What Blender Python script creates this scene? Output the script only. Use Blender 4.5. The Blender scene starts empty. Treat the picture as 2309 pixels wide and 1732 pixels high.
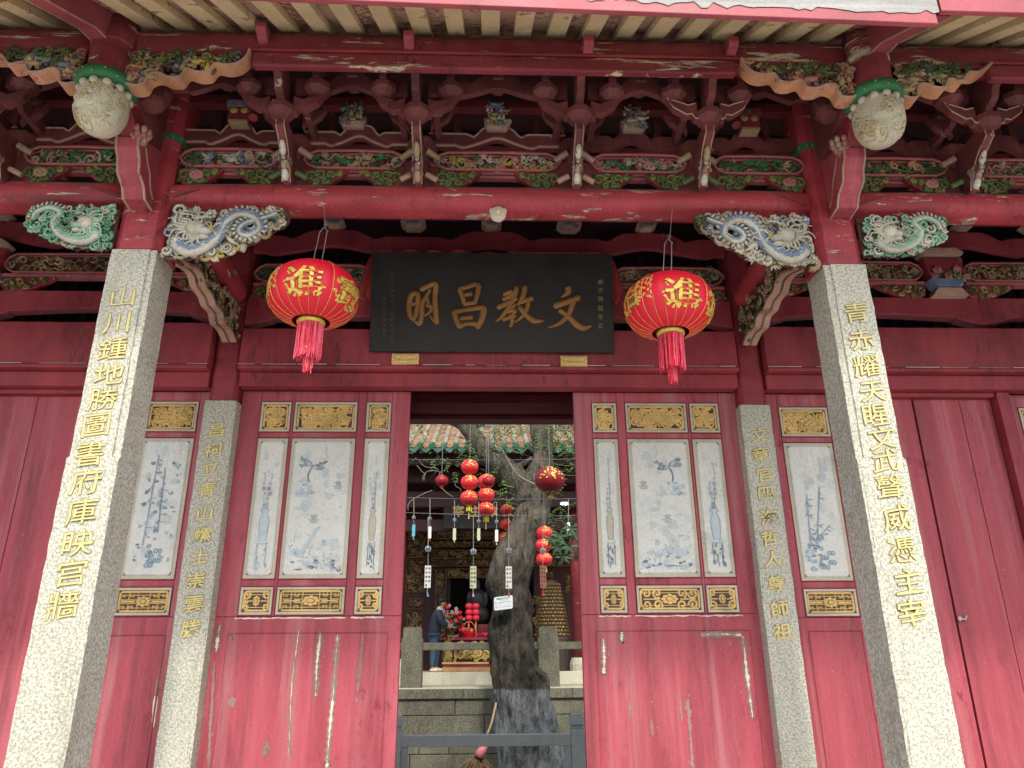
import bpy, math, random
from mathutils import Vector, Matrix, noise as mnoise
R = math.radians
rnd = random.Random(7)
sc = bpy.context.scene
col = sc.collection
# ------------------------------------------------------------------ camera
EYE = Vector((-0.03, 0.0, 1.6))
FPX, CX, CY = 1682.0, 1154.5, 866.0
_th, _ps, _ro = R(20.1), R(-1.93), R(0.415)
_f = Vector((-math.sin(_ps)*math.cos(_th), math.cos(_ps)*math.cos(_th), math.sin(_th)))
_r0 = Vector((math.cos(_ps), math.sin(_ps), 0))
_u0 = _r0.cross(_f)
_r = _r0*math.cos(_ro) - _u0*math.sin(_ro)
_u = _u0*math.cos(_ro) + _r0*math.sin(_ro)
cam_d = bpy.data.cameras.new('camera')
cam_d.sensor_width = 36.0
cam_d.lens = 36.0*FPX/2309.0
cam_d.clip_start = 0.05
cam_d.clip_end = 2000
cam = bpy.data.objects.new('camera', cam_d)
col.objects.link(cam)
cam.matrix_world = Matrix(((_r.x, _u.x, -_f.x, EYE.x), (_r.y, _u.y, -_f.y, EYE.y), (_r.z, _u.z, -_f.z, EYE.z), (0, 0, 0, 1)))
sc.camera = cam
# ------------------------------------------------------------------ light
SUN_EL, SUN_AZ = R(47), R(6)      # azimuth measured from straight behind the camera towards the right
w = bpy.data.worlds.new('World')
sc.world = w
w.use_nodes = True
wn = w.node_tree.nodes
sky = wn.new('ShaderNodeTexSky')
sky.sky_type = 'NISHITA'
sky.sun_disc = False
sky.sun_elevation = SUN_EL
sky.sun_rotation = math.pi - SUN_AZ
sky.air_density = 1.0
sky.dust_density = 3.0
sky.ozone_density = 1.0
w.node_tree.links.new(sky.outputs[0], wn['Background'].inputs[0])
wn['Background'].inputs[1].default_value = 0.15
sun_d = bpy.data.lights.new('sun', 'SUN')
sun_d.energy = 1.6
sun_d.angle = R(4.0)
sun_d.color = (1.0, 0.95, 0.86)
sun = bpy.data.objects.new('sun', sun_d)
col.objects.link(sun)
_sd = Vector((math.sin(SUN_AZ)*math.cos(SUN_EL), -math.cos(SUN_AZ)*math.cos(SUN_EL), math.sin(SUN_EL)))
sun.rotation_euler = _sd.to_track_quat('Z', 'Y').to_euler()
sc.view_settings.view_transform = 'Standard'
sc.view_settings.look = 'None'
sc.view_settings.gamma = 1.0
sc.view_settings.use_curve_mapping = False
sc.view_settings.exposure = 0.9
sc.cycles.max_bounces = 8
sc.cycles.diffuse_bounces = 5

# ------------------------------------------------------------------ helpers
def hit(px, py, o, n):
    d = _f + _r*((px-CX)/FPX) - _u*((py-CY)/FPX)
    return EYE + d*((o-EYE).dot(n)/d.dot(n))
def at(px, py, Y): return hit(px, py, Vector((0, Y, 0)), Vector((0, 1, 0)))
def V(x, y, z): return Vector((x, y, z))

def wloc(o):
    p = Vector((0, 0, 0))
    while o is not None:
        p += o.location
        o = o.parent
    return p
def tag(o, label=None, cat=None, group=None, kind=None):
    if label: o['label'] = label
    if cat: o['category'] = cat
    if group: o['group'] = group
    if kind: o['kind'] = kind
    return o
def thing(name, label, cat, loc=(0, 0, 0), group=None, kind=None):
    o = bpy.data.objects.new(name, None)
    o.location = loc
    o.empty_display_size = 0.1
    col.objects.link(o)
    return tag(o, label, cat, group, kind)
def copy_tree(o, parent=None):
    c = o.copy()
    col.objects.link(c)
    c.parent = parent
    for ch in list(o.children):
        copy_tree(ch, c)
    return c

class MB:
    def __init__(s): s.v = []; s.f = []; s.m = []
    def add(s, vs, fs, m=0):
        b = len(s.v)
        s.v.extend([tuple(p) for p in vs])
        for f in fs:
            s.f.append(tuple(i+b for i in f)); s.m.append(m)
        return s
    def box(s, x0, x1, y0, y1, z0, z1, m=0):
        return s.add([(x0,y0,z0),(x1,y0,z0),(x1,y1,z0),(x0,y1,z0),(x0,y0,z1),(x1,y0,z1),(x1,y1,z1),(x0,y1,z1)],
                     [(0,3,2,1),(4,5,6,7),(0,1,5,4),(1,2,6,5),(2,3,7,6),(3,0,4,7)], m)
    def obox(s, c, a, b, d, m=0):
        c, a, b, d = map(Vector, (c, a, b, d))
        return s.add([c-a-b-d, c+a-b-d, c+a+b-d, c-a+b-d, c-a-b+d, c+a-b+d, c+a+b+d, c-a+b+d],
                     [(0,3,2,1),(4,5,6,7),(0,1,5,4),(1,2,6,5),(2,3,7,6),(3,0,4,7)], m)
    def prism(s, pts, e, m=0, mside=None):
        """pts: 3D polygon, extruded by vector e"""
        n = len(pts); e = Vector(e); pts = [Vector(p) for p in pts]
        s.add(pts+[p+e for p in pts], [], 0)
        b = len(s.v)-2*n
        s.f.append(tuple(b+i for i in range(n))); s.m.append(m)
        s.f.append(tuple(b+n+i for i in reversed(range(n)))); s.m.append(m)
        for i in range(n):
            j = (i+1) % n
            s.f.append((b+i, b+n+i, b+n+j, b+j)); s.m.append(m if mside is None else mside)
        return s
    def pxz(s, pts, y0, y1, m=0, mside=None): return s.prism([(x, y0, z) for x, z in pts], (0, y1-y0, 0), m, mside)
    def pyz(s, pts, x0, x1, m=0, mside=None): return s.prism([(x0, y, z) for y, z in pts], (x1-x0, 0, 0), m, mside)
    def pxy(s, pts, z0, z1, m=0, mside=None): return s.prism([(x, y, z0) for x, y in pts], (0, 0, z1-z0), m, mside)
    def tube(s, pts, r, n=6, m=0, flat=None, caps=True, up=None):
        """flat=(axis vector, factor): squashes the section along that axis"""
        pts = [Vector(p) for p in pts]; k = len(pts)
        if not hasattr(r, '__len__'): r = [r]*k
        if flat: fa, ff = Vector(flat[0]).normalized(), flat[1]
        vs = []; prev = None
        for i, p in enumerate(pts):
            t = pts[min(i+1, k-1)]-pts[max(i-1, 0)]
            if t.length < 1e-9: t = Vector((0, 0, 1))
            t.normalize()
            a = prev if prev is not None else (Vector((0, 0, 1)) if abs(t.z) < .9 else Vector((1, 0, 0)))
            a = a-t*a.dot(t)
            if a.length < 1e-6: a = t.orthogonal()
            a.normalize(); prev = a; b = t.cross(a)
            for j in range(n):
                q = 2*math.pi*j/n
                d = (a*math.cos(q)+b*math.sin(q))*r[i]
                if flat: d = d-fa*d.dot(fa)*(1-ff)
                vs.append(p+d)
        fs = []
        for i in range(k-1):
            for j in range(n):
                j2 = (j+1) % n
                fs.append((i*n+j, i*n+j2, (i+1)*n+j2, (i+1)*n+j))
        if caps:
            fs.append(tuple(reversed(range(n)))); fs.append(tuple((k-1)*n+j for j in range(n)))
        return s.add(vs, fs, m)
    def lathe(s, prof, c, n=16, m=0, ax=(0, 0, 1), sx=1.0, rot=0.0, mi=None):
        """prof: list of (radius, height) along ax"""
        ax = Vector(ax).normalized(); a = (Vector((1, 0, 0)) if abs(ax.x) < .9 else Vector((0, 1, 0)))
        a = (a-ax*a.dot(ax)).normalized(); b = ax.cross(a); c = Vector(c)
        vs = []
        for r, h in prof:
            for j in range(n):
                q = rot+2*math.pi*j/n
                vs.append(c+ax*h+a*(math.cos(q)*r*sx)+b*(math.sin(q)*r))
        base = len(s.v)
        s.add(vs, [], 0)
        for i in range(len(prof)-1):
            for j in range(n):
                j2 = (j+1) % n
                s.f.append(tuple(base+q for q in (i*n+j, i*n+j2, (i+1)*n+j2, (i+1)*n+j))); s.m.append(m if mi is None else mi[i])
        s.f.append(tuple(base+j for j in reversed(range(n)))); s.m.append(m if mi is None else mi[0])
        s.f.append(tuple(base+(len(prof)-1)*n+j for j in range(n))); s.m.append(m if mi is None else mi[-1])
        return s
    def blob(s, c, rx, ry, rz, m=0, n=6, k=4, ax=None):
        c = Vector(c); vs = []
        X, Y, Z = ax if ax else (V(1,0,0), V(0,1,0), V(0,0,1))
        for i in range(1, k):
            ph = math.pi*i/k
            for j in range(n):
                q = 2*math.pi*j/n
                vs.append(c+X*(rx*math.sin(ph)*math.cos(q))+Y*(ry*math.sin(ph)*math.sin(q))+Z*(rz*math.cos(ph)))
        top = len(vs); vs.append(c+Z*rz); vs.append(c-Z*rz)
        fs = []
        for i in range(k-2):
            for j in range(n):
                j2 = (j+1) % n
                fs.append((i*n+j, (i+1)*n+j, (i+1)*n+j2, i*n+j2))
        for j in range(n):
            j2 = (j+1) % n
            fs.append((top, j, j2)); fs.append((top+1, (k-2)*n+j2, (k-2)*n+j))
        return s.add(vs, fs, m)
    def leaf(s, c, d, nrm, L, W, m=0):
        c, d, nrm = Vector(c), Vector(d).normalized(), Vector(nrm).normalized()
        sd = d.cross(nrm).normalized(); 
        return s.add([c, c+d*L*.45+sd*W*.5, c+d*L, c+d*L*.45-sd*W*.5, c+d*L*.45+nrm*W*.25, c+d*L*.1-nrm*W*.3],
                     [(0,1,4),(1,2,4),(2,3,4),(3,0,4),(0,5,1),(1,5,2),(2,5,3),(3,5,0)], m)
    def build(s, name, mats, parent=None, smooth=False, bevel=0, loc=None, label=None, kind=None):
        me = bpy.data.meshes.new(name)
        off = wloc(parent) if parent is not None else Vector((0, 0, 0))
        if loc is not None: off = Vector(loc)
        me.from_pydata([(x-off.x, y-off.y, z-off.z) for x, y, z in s.v], [], s.f)
        if not isinstance(mats, (list, tuple)): mats = [mats]
        for m in mats: me.materials.append(m)
        if len(mats) > 1: me.polygons.foreach_set('material_index', [min(i, len(mats)-1) for i in s.m])
        if smooth: me.polygons.foreach_set('use_smooth', [True]*len(me.polygons))
        me.update()
        o = bpy.data.objects.new(name, me)
        col.objects.link(o)
        if parent is not None:
            o.parent = parent
            if loc is not None: o.location = Vector(loc)-wloc(parent)
        elif loc is not None: o.location = loc
        if bevel:
            b = o.modifiers.new('bevel', 'BEVEL'); b.width = bevel; b.segments = 2; b.limit_method = 'ANGLE'; b.angle_limit = R(40)
        if label: o['label'] = label
        if kind: o['kind'] = kind
        return o
def copy_obj(o, parent, dloc=(0, 0, 0), label=None):
    c = o.copy(); col.objects.link(c); c.parent = parent
    c.location = o.location+Vector(dloc)
    if label: c['label'] = label
    return c

# ------------------------------------------------------------------ materials
def new_mat(name):
    m = bpy.data.materials.new(name); m.use_nodes = True
    nt = m.node_tree; return m, nt, nt.nodes['Principled BSDF']
def N(nt, t, **kw):
    n = nt.nodes.new(t)
    for k, v in kw.items():
        if k.startswith('i_'): n.inputs[k[2:]].default_value = v
        else: setattr(n, k, v)
    return n
def posn(nt, scale):
    g = nt.nodes.new('ShaderNodeNewGeometry')
    mp = N(nt, 'ShaderNodeVectorMath', operation='MULTIPLY')
    mp.inputs[1].default_value = scale
    nt.links.new(g.outputs['Position'], mp.inputs[0])
    return mp.outputs[0]
def noise(nt, scale, sc_=(1, 1, 1), detail=5, rough=.6, dist=0):
    n = nt.nodes.new('ShaderNodeTexNoise')
    n.inputs['Scale'].default_value = scale; n.inputs['Detail'].default_value = detail
    n.inputs['Roughness'].default_value = rough; n.inputs['Distortion'].default_value = dist
    nt.links.new(posn(nt, sc_), n.inputs['Vector'])
    return n.outputs['Fac']
def ramp(nt, fac, a, b, ca=(0, 0, 0, 1), cb=(1, 1, 1, 1)):
    r = nt.nodes.new('ShaderNodeValToRGB')
    r.color_ramp.elements[0].position = a; r.color_ramp.elements[0].color = ca
    r.color_ramp.elements[1].position = b; r.color_ramp.elements[1].color = cb
    nt.links.new(fac, r.inputs[0]); return r.outputs[0]
def mix(nt, fac, a, b, mode='MIX'):
    x = N(nt, 'ShaderNodeMix', data_type='RGBA', blend_type=mode)
    for sock, val in ((x.inputs[0], fac), (x.inputs[6], a), (x.inputs[7], b)):
        if hasattr(val, 'is_output'): nt.links.new(val, sock)
        elif isinstance(val, (int, float)): sock.default_value = val
        else: sock.default_value = (*val[:3], 1)
    return x.outputs[2]
def bump(nt, bsdf, h, strength=.3, dist=.01):
    b = nt.nodes.new('ShaderNodeBump'); b.inputs['Strength'].default_value = strength; b.inputs['Distance'].default_value = dist
    nt.links.new(h, b.inputs['Height']); nt.links.new(b.outputs[0], bsdf.inputs['Normal'])
def paint(name, c, rough=.5, var=.35, peel=None, st=(1, 1, 1), dirt=.5, bmp=.25, spec=.4, fade=None, mott=None, dust=None):
    """aged paint. peel=(threshold, colour a, colour b, scale, stretch)"""
    m, nt, b = new_mat(name)
    n1 = noise(nt, 3.0, st, 6, .65)
    dark = tuple(x*(1-var) for x in c); lite = tuple(min(1, x*(1+var)+.012) for x in c)
    cc = mix(nt, ramp(nt, n1, .3, .72), dark, lite)
    if fade:
        cc = mix(nt, ramp(nt, noise(nt, 5, (1.3, 1.3, .16), 6, .7), .48, .8), cc, fade)
    if mott:
        mk = mix(nt, 1.0, ramp(nt, noise(nt, 13, (1.5, 1, .45), 7, .75, .5), .52, .62), ramp(nt, noise(nt, 1.6, (1, 1, .7), 4, .6), .50, .62), 'MULTIPLY')
        cc = mix(nt, mk, cc, mott)
        cc = mix(nt, ramp(nt, noise(nt, 55, (1, 1, 1), 3, .6), .735, .75), cc, (.6, .52, .45))
        fl = mix(nt, 1.0, ramp(nt, noise(nt, 30, (2.2, 1, .12), 6, .75, .3), .60, .66), ramp(nt, noise(nt, 2.6, (1.6, 1, .5), 5, .7), .50, .60), 'MULTIPLY')
        cc = mix(nt, fl, cc, (.30, .16, .13))
        if fade: cc = mix(nt, ramp(nt, noise(nt, 2.4, (3.0, 1, .10), 5, .6), .55, .75), cc, mix(nt, .45, cc, (.50, .30, .30)))
    if dust:
        ge = nt.nodes.new('ShaderNodeNewGeometry'); sx = nt.nodes.new('ShaderNodeSeparateXYZ'); nt.links.new(ge.outputs['Normal'], sx.inputs[0])
        cc = mix(nt, ramp(nt, sx.outputs[2], .25, .75), cc, dust)
    g = noise(nt, 1.7, st, 8, .7, .4)
    cc = mix(nt, ramp(nt, g, .58, .8), cc, tuple(x*(1-dirt)*.6+.01 for x in c))
    s_ = noise(nt, 60, (1, 1, 1), 2, .5)
    cc = mix(nt, ramp(nt, s_, .35, .65), mix(nt, .12, cc, (0, 0, 0)), cc)
    h = noise(nt, 14, st, 6, .7)
    if peel:
        th, pa, pb, ps, pst = peel
        pm = ramp(nt, noise(nt, ps, pst, 9, .72, .3), th, th+.012)
        fine = ramp(nt, noise(nt, ps*5, pst, 6, .7), .44, .5)
        cc = mix(nt, pm, cc, mix(nt, fine, pa, pb))
        hh = nt.nodes.new('ShaderNodeMath'); hh.operation = 'SUBTRACT'
        nt.links.new(h, hh.inputs[0]); nt.links.new(pm, hh.inputs[1]); h = hh.outputs[0]
    nt.links.new(cc, b.inputs['Base Color'])
    rr = ramp(nt, n1, .2, .8, (rough-.1,)*3+(1,), (min(1, rough+.2),)*3+(1,))
    nt.links.new(rr, b.inputs['Roughness'])
    b.inputs['Specular IOR Level'].default_value = spec
    bump(nt, b, h, bmp, .008)
    return m
def plain(name, c, rough=.5, metal=0, var=.2, sc_=20, bmp=.1, spec=.5, alpha=1, trans=0):
    m, nt, b = new_mat(name)
    n1 = noise(nt, sc_, (1, 1, 1), 5, .65)
    nt.links.new(mix(nt, ramp(nt, n1, .3, .7), tuple(x*(1-var) for x in c), tuple(min(1, x*(1+var)) for x in c)), b.inputs['Base Color'])
    b.inputs['Roughness'].default_value = rough; b.inputs['Metallic'].default_value = metal
    b.inputs['Specular IOR Level'].default_value = spec
    if trans: b.inputs['Transmission Weight'].default_value = trans
    if bmp: bump(nt, b, noise(nt, sc_*3, (1, 1, 1), 4, .6), bmp, .004)
    return m
CREAM = (.62, .54, .36); GREYW = (.30, .27, .22)
M = {}
M['red'] = paint('red_lacquer_aged', (.26, .028, .038), .42, .4, (.665, GREYW, CREAM, 2.6, (1, 1, 3.5)), (.6, 1, 2), .55)
M['redbeam'] = paint('red_lacquer_beam', (.36, .036, .050), .42, .35, (.60, CREAM, GREYW, 4.2, (.7, 1, 4)), (.5, 1, 2), .6, .25, .4, None, (.17, .022, .032), (.17, .12, .11))
M['purlin'] = paint('red_lacquer_purlin', (.215, .030, .040), .42, .4, (.575, GREYW, CREAM, 2.8, (.5, 1, 4.5)), (.5, 1, 2), .6, .3, .4, None, (.07, .018, .022))
M['dark'] = paint('oxide_red_bracket_wood', (.15, .036, .034), .6, .45, (.66, GREYW, CREAM, 6, (1, 1, 1)), (1, 1, 1), .75, .35, .4, None, (.05, .015, .015))
M['deep'] = paint('deep_red_wood', (.12, .010, .014), .5, .4, None, (1, 1, 2), .6)
M['door'] = paint('red_door_paint', (.36, .058, .080), .5, .30, (.70, (.24,.12,.11), CREAM, 4.0, (1.4, 1, .3)), (2.2, 1.5, .16), .55, .25, .35, (.43, .125, .15), (.20, .025, .038))
M['lintel'] = paint('red_lintel_paint', (.275, .032, .044), .5, .35, (.735, GREYW, CREAM, 3.0, (.7, 1, 3)), (1.0, 1, .4), .6, .2, .4, None, (.13, .022, .030))
M['cream'] = paint('cream_rafter_paint', (.68, .56, .32), .65, .15, (.60, (.20,.12,.06), (.40,.25,.14), 6, (1, 1, 1)), (1, 1, 1), .35)
M['soffit'] = paint('soffit_board_paint', (.50, .36, .26), .7, .3, (.50, (.60,.50,.33), (.30,.12,.10), 4, (1, 1, 1)), (1, 1, 1), .4)
M['edge'] = paint('pink_cream_edging', (.42, .27, .20), .6, .35, (.60, (.30,.05,.06), (.2,.1,.08), 9, (1, 1, 1)), (1, 1, 1), .4)
M['pinkrim'] = paint('faded_pink_rim', (.36, .10, .10), .6, .3, (.62, (.5,.36,.26), (.2,.08,.07), 9, (1, 1, 1)), (1, 1, 1), .4)
M['orange'] = paint('faded_orange_board_edge', (.50, .25, .13), .6, .35, (.57, (.45,.09,.09), (.55,.36,.2), 5, (1, 1, 1)), (1, 1, 1), .3)
M['green'] = paint('green_band_paint', (.022, .17, .06), .45, .25)
M['greenc'] = paint('carving_green', (.065, .115, .038), .55, .5, (.60, (.22,.20,.07), (.1,.07,.03), 14, (1, 1, 1)))
M['yelgreen'] = paint('carving_yellow_green', (.21, .21, .05), .55, .3)
M['mint'] = paint('carving_mint', (.26, .47, .33), .5, .3, (.62, (.55,.60,.45), (.4,.42,.3), 10, (1, 1, 1)))
M['teal'] = paint('carving_teal', (.13, .38, .22), .5)
M['dblue'] = paint('dragon_blue', (.19, .26, .38), .55, .4, (.56, (.58,.60,.56), (.4,.4,.36), 14, (1, 1, 1)), (1, 1, 1), .4, .5)
M['dwhite'] = paint('dragon_offwhite', (.56, .54, .44), .6, .3, (.57, (.36,.34,.3), (.5,.42,.26), 10, (1, 1, 1)), (1, 1, 1), .5, .5)
M['blue'] = paint('carving_blue', (.13, .18, .28), .55, .4, (.60, (.55,.58,.55), (.4,.4,.36), 12, (1, 1, 1)))
M['white'] = paint('carving_offwhite', (.46, .42, .33), .6, .25, (.62, (.30,.26,.2), (.42,.36,.26), 10, (1, 1, 1)))
M['tan'] = paint('carving_tan', (.36, .26, .14), .6, .4)
M['brown'] = paint('carving_brown', (.12, .065, .04), .6, .4)
M['pink'] = paint('carving_pink', (.38, .15, .15), .6, .3)
M['yellow'] = paint('carving_yellow', (.45, .36, .08), .55, .3)
M['grey'] = plain('carving_grey_blue', (.17, .18, .22), .6)
M['gold'] = paint('carved_panel_gold', (.68, .47, .16), .45, .25, None, (1, 1, 1), .3, .2, .6)
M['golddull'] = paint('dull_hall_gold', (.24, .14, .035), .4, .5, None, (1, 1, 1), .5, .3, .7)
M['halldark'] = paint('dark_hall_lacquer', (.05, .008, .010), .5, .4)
M['panelback'] = plain('dark_panel_backing', (.085, .062, .062), .85)  # even dark grey-brown behind the gold carving
M['black'] = plain('black', (.008, .008, .008), .6)
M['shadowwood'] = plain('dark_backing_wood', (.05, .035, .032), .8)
def granite(name, lo, hi, spots, sp_s=70, bm=.5):
    m, nt, b = new_mat(name)
    a = ramp(nt, noise(nt, sp_s, (1, 1, 1), 3, .75), .40, .58, (*spots, 1), (1, 1, 1, 1))
    base = mix(nt, ramp(nt, noise(nt, 2.2, (1, 1, .5), 6, .65), .3, .7), lo, hi)
    cc = mix(nt, 1.0, base, a, 'MULTIPLY')
    v = nt.nodes.new('ShaderNodeTexVoronoi'); v.inputs['Scale'].default_value = sp_s*1.1
    nt.links.new(posn(nt, (1, 1, 1)), v.inputs['Vector'])
    cc = mix(nt, ramp(nt, v.outputs['Distance'], .08, .2, (1, 1, 1, 1), (0, 0, 0, 1)), cc, tuple(x*.45 for x in lo))
    cc = mix(nt, ramp(nt, noise(nt, 4.5, (1.6, 1.6, .22), 7, .7), .52, .78), cc, mix(nt, .55, cc, (lo[0]*.42, lo[1]*.40, lo[2]*.33)))
    cc = mix(nt, ramp(nt, noise(nt, 9, (1, 1, 1), 5, .7), .60, .70), cc, mix(nt, .35, cc, (lo[0]*.45, lo[1]*.62, lo[2]*.5)))
    nt.links.new(cc, b.inputs['Base Color']); b.inputs['Roughness'].default_value = .8
    b.inputs['Specular IOR Level'].default_value = .25
    bump(nt, b, noise(nt, sp_s*.7, (1, 1, 1), 4, .7), bm, .006)
    return m
M['granite'] = granite('pale_speckled_granite', (.54, .535, .45), (.63, .62, .53), (.50, .51, .46), 70)
M['oldstone'] = granite('old_grey_stone', (.12, .115, .085), (.24, .23, .17), (.45, .45, .42), 40, .8)
M['greystone'] = granite('blue_grey_stone', (.42, .44, .40), (.50, .52, .47), (.7, .72, .7), 60, .4)
M['plinth'] = granite('pale_worn_stone', (.52, .50, .38), (.6, .58, .46), (.8, .8, .78), 30, .4)
M['pave'] = granite('forecourt_granite_paving', (.50, .48, .44), (.58, .56, .52), (.75, .75, .74), 20, .2)
M['gilt'] = plain('gilded_inscription', (.64, .54, .22), .45, 0, .15, 40, .05)
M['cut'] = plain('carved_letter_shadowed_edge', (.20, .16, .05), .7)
M['glow_red'] = plain('lantern_silk_red', (.68, .007, .028), .5, 0, .08, 12, .02)
M['brass'] = plain('lantern_gold_print', (.72, .52, .10), .38, .3, .35, 60, .25)
M['tassel'] = plain('tassel_red', (.80, .03, .07), .6, 0, .35, 50, .1)
M['tassel2'] = plain('tassel_pink_red', (.85, .14, .20), .6, 0, .3, 50, .1)
M['wire'] = plain('wire', (.35, .33, .30), .4, .6)
M['porcelain'] = plain('porcelain', (.62, .57, .46), .35, 0, .06, 10, 0)
M['placard'] = paint('black_lacquer', (.015, .012, .010), .55, .5, (.78, (.04,.04,.04), (.06,.055,.05), 3, (1, 1, 1)), (1, 1, 1), .2, .1, .4)
M['bronze'] = paint('brushed_gold_brown_letters', (.28, .13, .03), .5, .4, None, (1, 1, 1), .3, .3)
M['cloth'] = plain('faded_red_cloth', (.38, .045, .045), .8, 0, .2, 8, .1)
M['panelw'] = paint('pale_painted_panel', (.66, .68, .63), .6, .10, (.74, (.45,.48,.46), (.38,.38,.35), 6, (1, 1, 1)), (1, 1, 1), .12, .05)
M['panelf'] = paint('cream_panel_border', (.50, .47, .36), .6, .15, (.72, (.28,.2,.15), (.35,.3,.22), 7, (1, 1, 1)))
M['ink'] = plain('ink_grey', (.20, .24, .27), .8, 0, .6, 80, 0)
M['inkblue'] = plain('ink_blue', (.24, .34, .42), .8, 0, .5, 80, 0)
M['wash'] = plain('ink_wash', (.36, .44, .49), .8, 0, .35, 40, 0)
M['wash2'] = plain('pale_blue_wash', (.46, .56, .59), .8, 0, .12, 20, 0)
M['palewash'] = plain('very_pale_wash', (.50, .56, .565), .8, 0, .15, 9, 0)
M['inkpink'] = plain('ink_plum', (.40, .28, .33), .8, 0, .3, 60, 0)
M['scarw'] = paint('bare_white_primer', (.66, .60, .48), .8, .2, (.62, (.3,.2,.15), (.4,.35,.28), 20, (1, 1, .5)))
M['scarb'] = paint('bare_brown_wood', (.27, .17, .15), .8, .3, (.6, (.3,.2,.17), (.15,.08,.07), 20, (1, 1, .4)))
M['barewood'] = paint('weathered_grey_wood', (.33, .33, .31), .8, .3, (.64, (.25,.24,.21), (.3,.25,.18), 5, (.6, 1, 6)), (.5, 1, 6), .4)
M['fascia'] = paint('pink_faded_fascia', (.36, .072, .088), .5, .25, (.70, (.5,.5,.46), CREAM, 3, (1, 1, 2)), (1, 1, 1), .5)
# ------------------------------------------------------------------ carving and lettering helpers
def spiral(c, U, W, r, turns, ph, hand, n=11, tail=1.0):
    pts = []
    for i in range(n):
        t = i/(n-1.0)
        q = ph+hand*turns*2*math.pi*t; rr = r*(1-.82*t)
        pts.append(c+U*(rr*math.cos(q))+W*(rr*math.sin(q)))
    return pts
def carve(mb, O, U, W, Nn, w, h, n, pal, seed, size=.03, kinds='sslf', inside=None, depth=.02, taper=.22):
    g = random.Random(seed)
    O, U, W, Nn = Vector(O), Vector(U).normalized(), Vector(W).normalized(), Vector(Nn).normalized()
    pts = []
    for i in range(n):
        best = None
        for t in range(7):
            u, v = g.uniform(size*.5, w-size*.5), g.uniform(size*.4, max(size*.45, h-size*.4))
            if inside and not inside(u/w, v/h): continue
            d = min([(u-a)**2+(v-b)**2 for a, b in pts] or [1])
            if best is None or d > best[0]: best = (d, u, v)
        if best is None: continue
        _, u, v = best; pts.append((u, v))
        c = O+U*u+W*v+Nn*g.uniform(0, depth)
        s = size*g.uniform(.7, 1.3); k = g.choice(kinds); m = g.choice(pal)
        if k == 's':
            p = spiral(c, U, W, s*.75, g.uniform(.8, 1.5), g.uniform(0, 6.3), g.choice((-1, 1)))
            mb.tube(p, [s*taper*(1-.45*i/10) for i in range(11)], 5, m)
        elif k == 'l':
            a = g.uniform(0, 6.3)
            for j in range(5):
                q = a+(j-2)*.42
                mb.leaf(c, U*math.cos(q)+W*math.sin(q)+Nn*g.uniform(-.1, .4), Nn, s*1.25, s*.42, m)
        elif k == 'f':
            m2 = g.choice(pal)
            for j in range(7):
                q = j*6.283/7+g.random()*.3
                mb.blob(c+U*(s*.45*math.cos(q))+W*(s*.45*math.sin(q)), s*.27, s*.27, s*.27, m, 5, 3)
            mb.blob(c+Nn*s*.25, s*.3, s*.3, s*.3, m2, 5, 3)
        elif k == 'b':      # small beast or figure
            q = g.uniform(-.5, .5); d = U*math.cos(q)+W*math.sin(q); e = W*math.cos(q)-U*math.sin(q)
            hd = g.choice((-1, 1))
            mb.tube([c-d*s*.6*hd, c-d*s*.2*hd+e*s*.1, c+d*s*.35*hd+e*s*.15, c+d*s*.6*hd+e*s*.5], [s*.2, s*.3, s*.28, s*.15], 6, m)
            mb.blob(c+d*s*.72*hd+e*s*.6, s*.22, s*.2, s*.19, m, 6, 4)
            for L in (-.5, -.3, .25, .4):
                mb.tube([c+d*s*L*hd, c+d*s*(L+.08)*hd-e*s*.55], [s*.11, s*.07], 4, m)
            mb.tube([c-d*s*.6*hd, c-d*s*.9*hd+e*s*.3, c-d*s*.8*hd+e*s*.6], [s*.07, s*.06, s*.03], 4, m)
        elif k == 'v':      # flowing vine
            a = g.uniform(-.4, .4); L = s*2.6; pp = []
            for i in range(9):
                t = i/8-.5
                pp.append(c+U*(L*t)+W*(L*t*math.sin(a)+s*.4*math.sin(t*9+a*5)))
            mb.tube(pp, s*taper*.7, 5, m)
        elif k == 'p':      # person-like figure
            mb.tube([c-W*s*.8, c-W*s*.2, c+W*s*.35], [s*.34, s*.26, s*.2], 6, m)
            mb.blob(c+W*s*.6+Nn*.002, s*.17, s*.17, s*.2, g.choice(pal), 6, 4)
            for sg in (-1, 1):
                mb.tube([c+W*s*.25+U*sg*s*.2, c+U*sg*s*.45+Nn*s*.2, c+U*sg*s*.3+W*s*g.uniform(-.1, .5)+Nn*s*.3], [s*.1, s*.09, s*.06], 5, m)
    return mb
_gc = {}
def glyph(ch, offset=0.0, ext=0.02):
    key = (ch, offset, ext)
    if key not in _gc:
        cu = bpy.data.curves.new('glyph', 'FONT'); cu.body = ch; cu.resolution_u = 3
        cu.offset = offset; cu.extrude = ext
        o = bpy.data.objects.new('glyph', cu); col.objects.link(o)
        me = bpy.data.meshes.new_from_object(o.evaluated_get(bpy.context.evaluated_depsgraph_get()))
        vs = [tuple(v.co) for v in me.vertices]; fs = [tuple(p.vertices) for p in me.polygons]
        bpy.data.objects.remove(o); bpy.data.curves.remove(cu); bpy.data.meshes.remove(me)
        _gc[key] = (vs, fs)
    return _gc[key]
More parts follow.
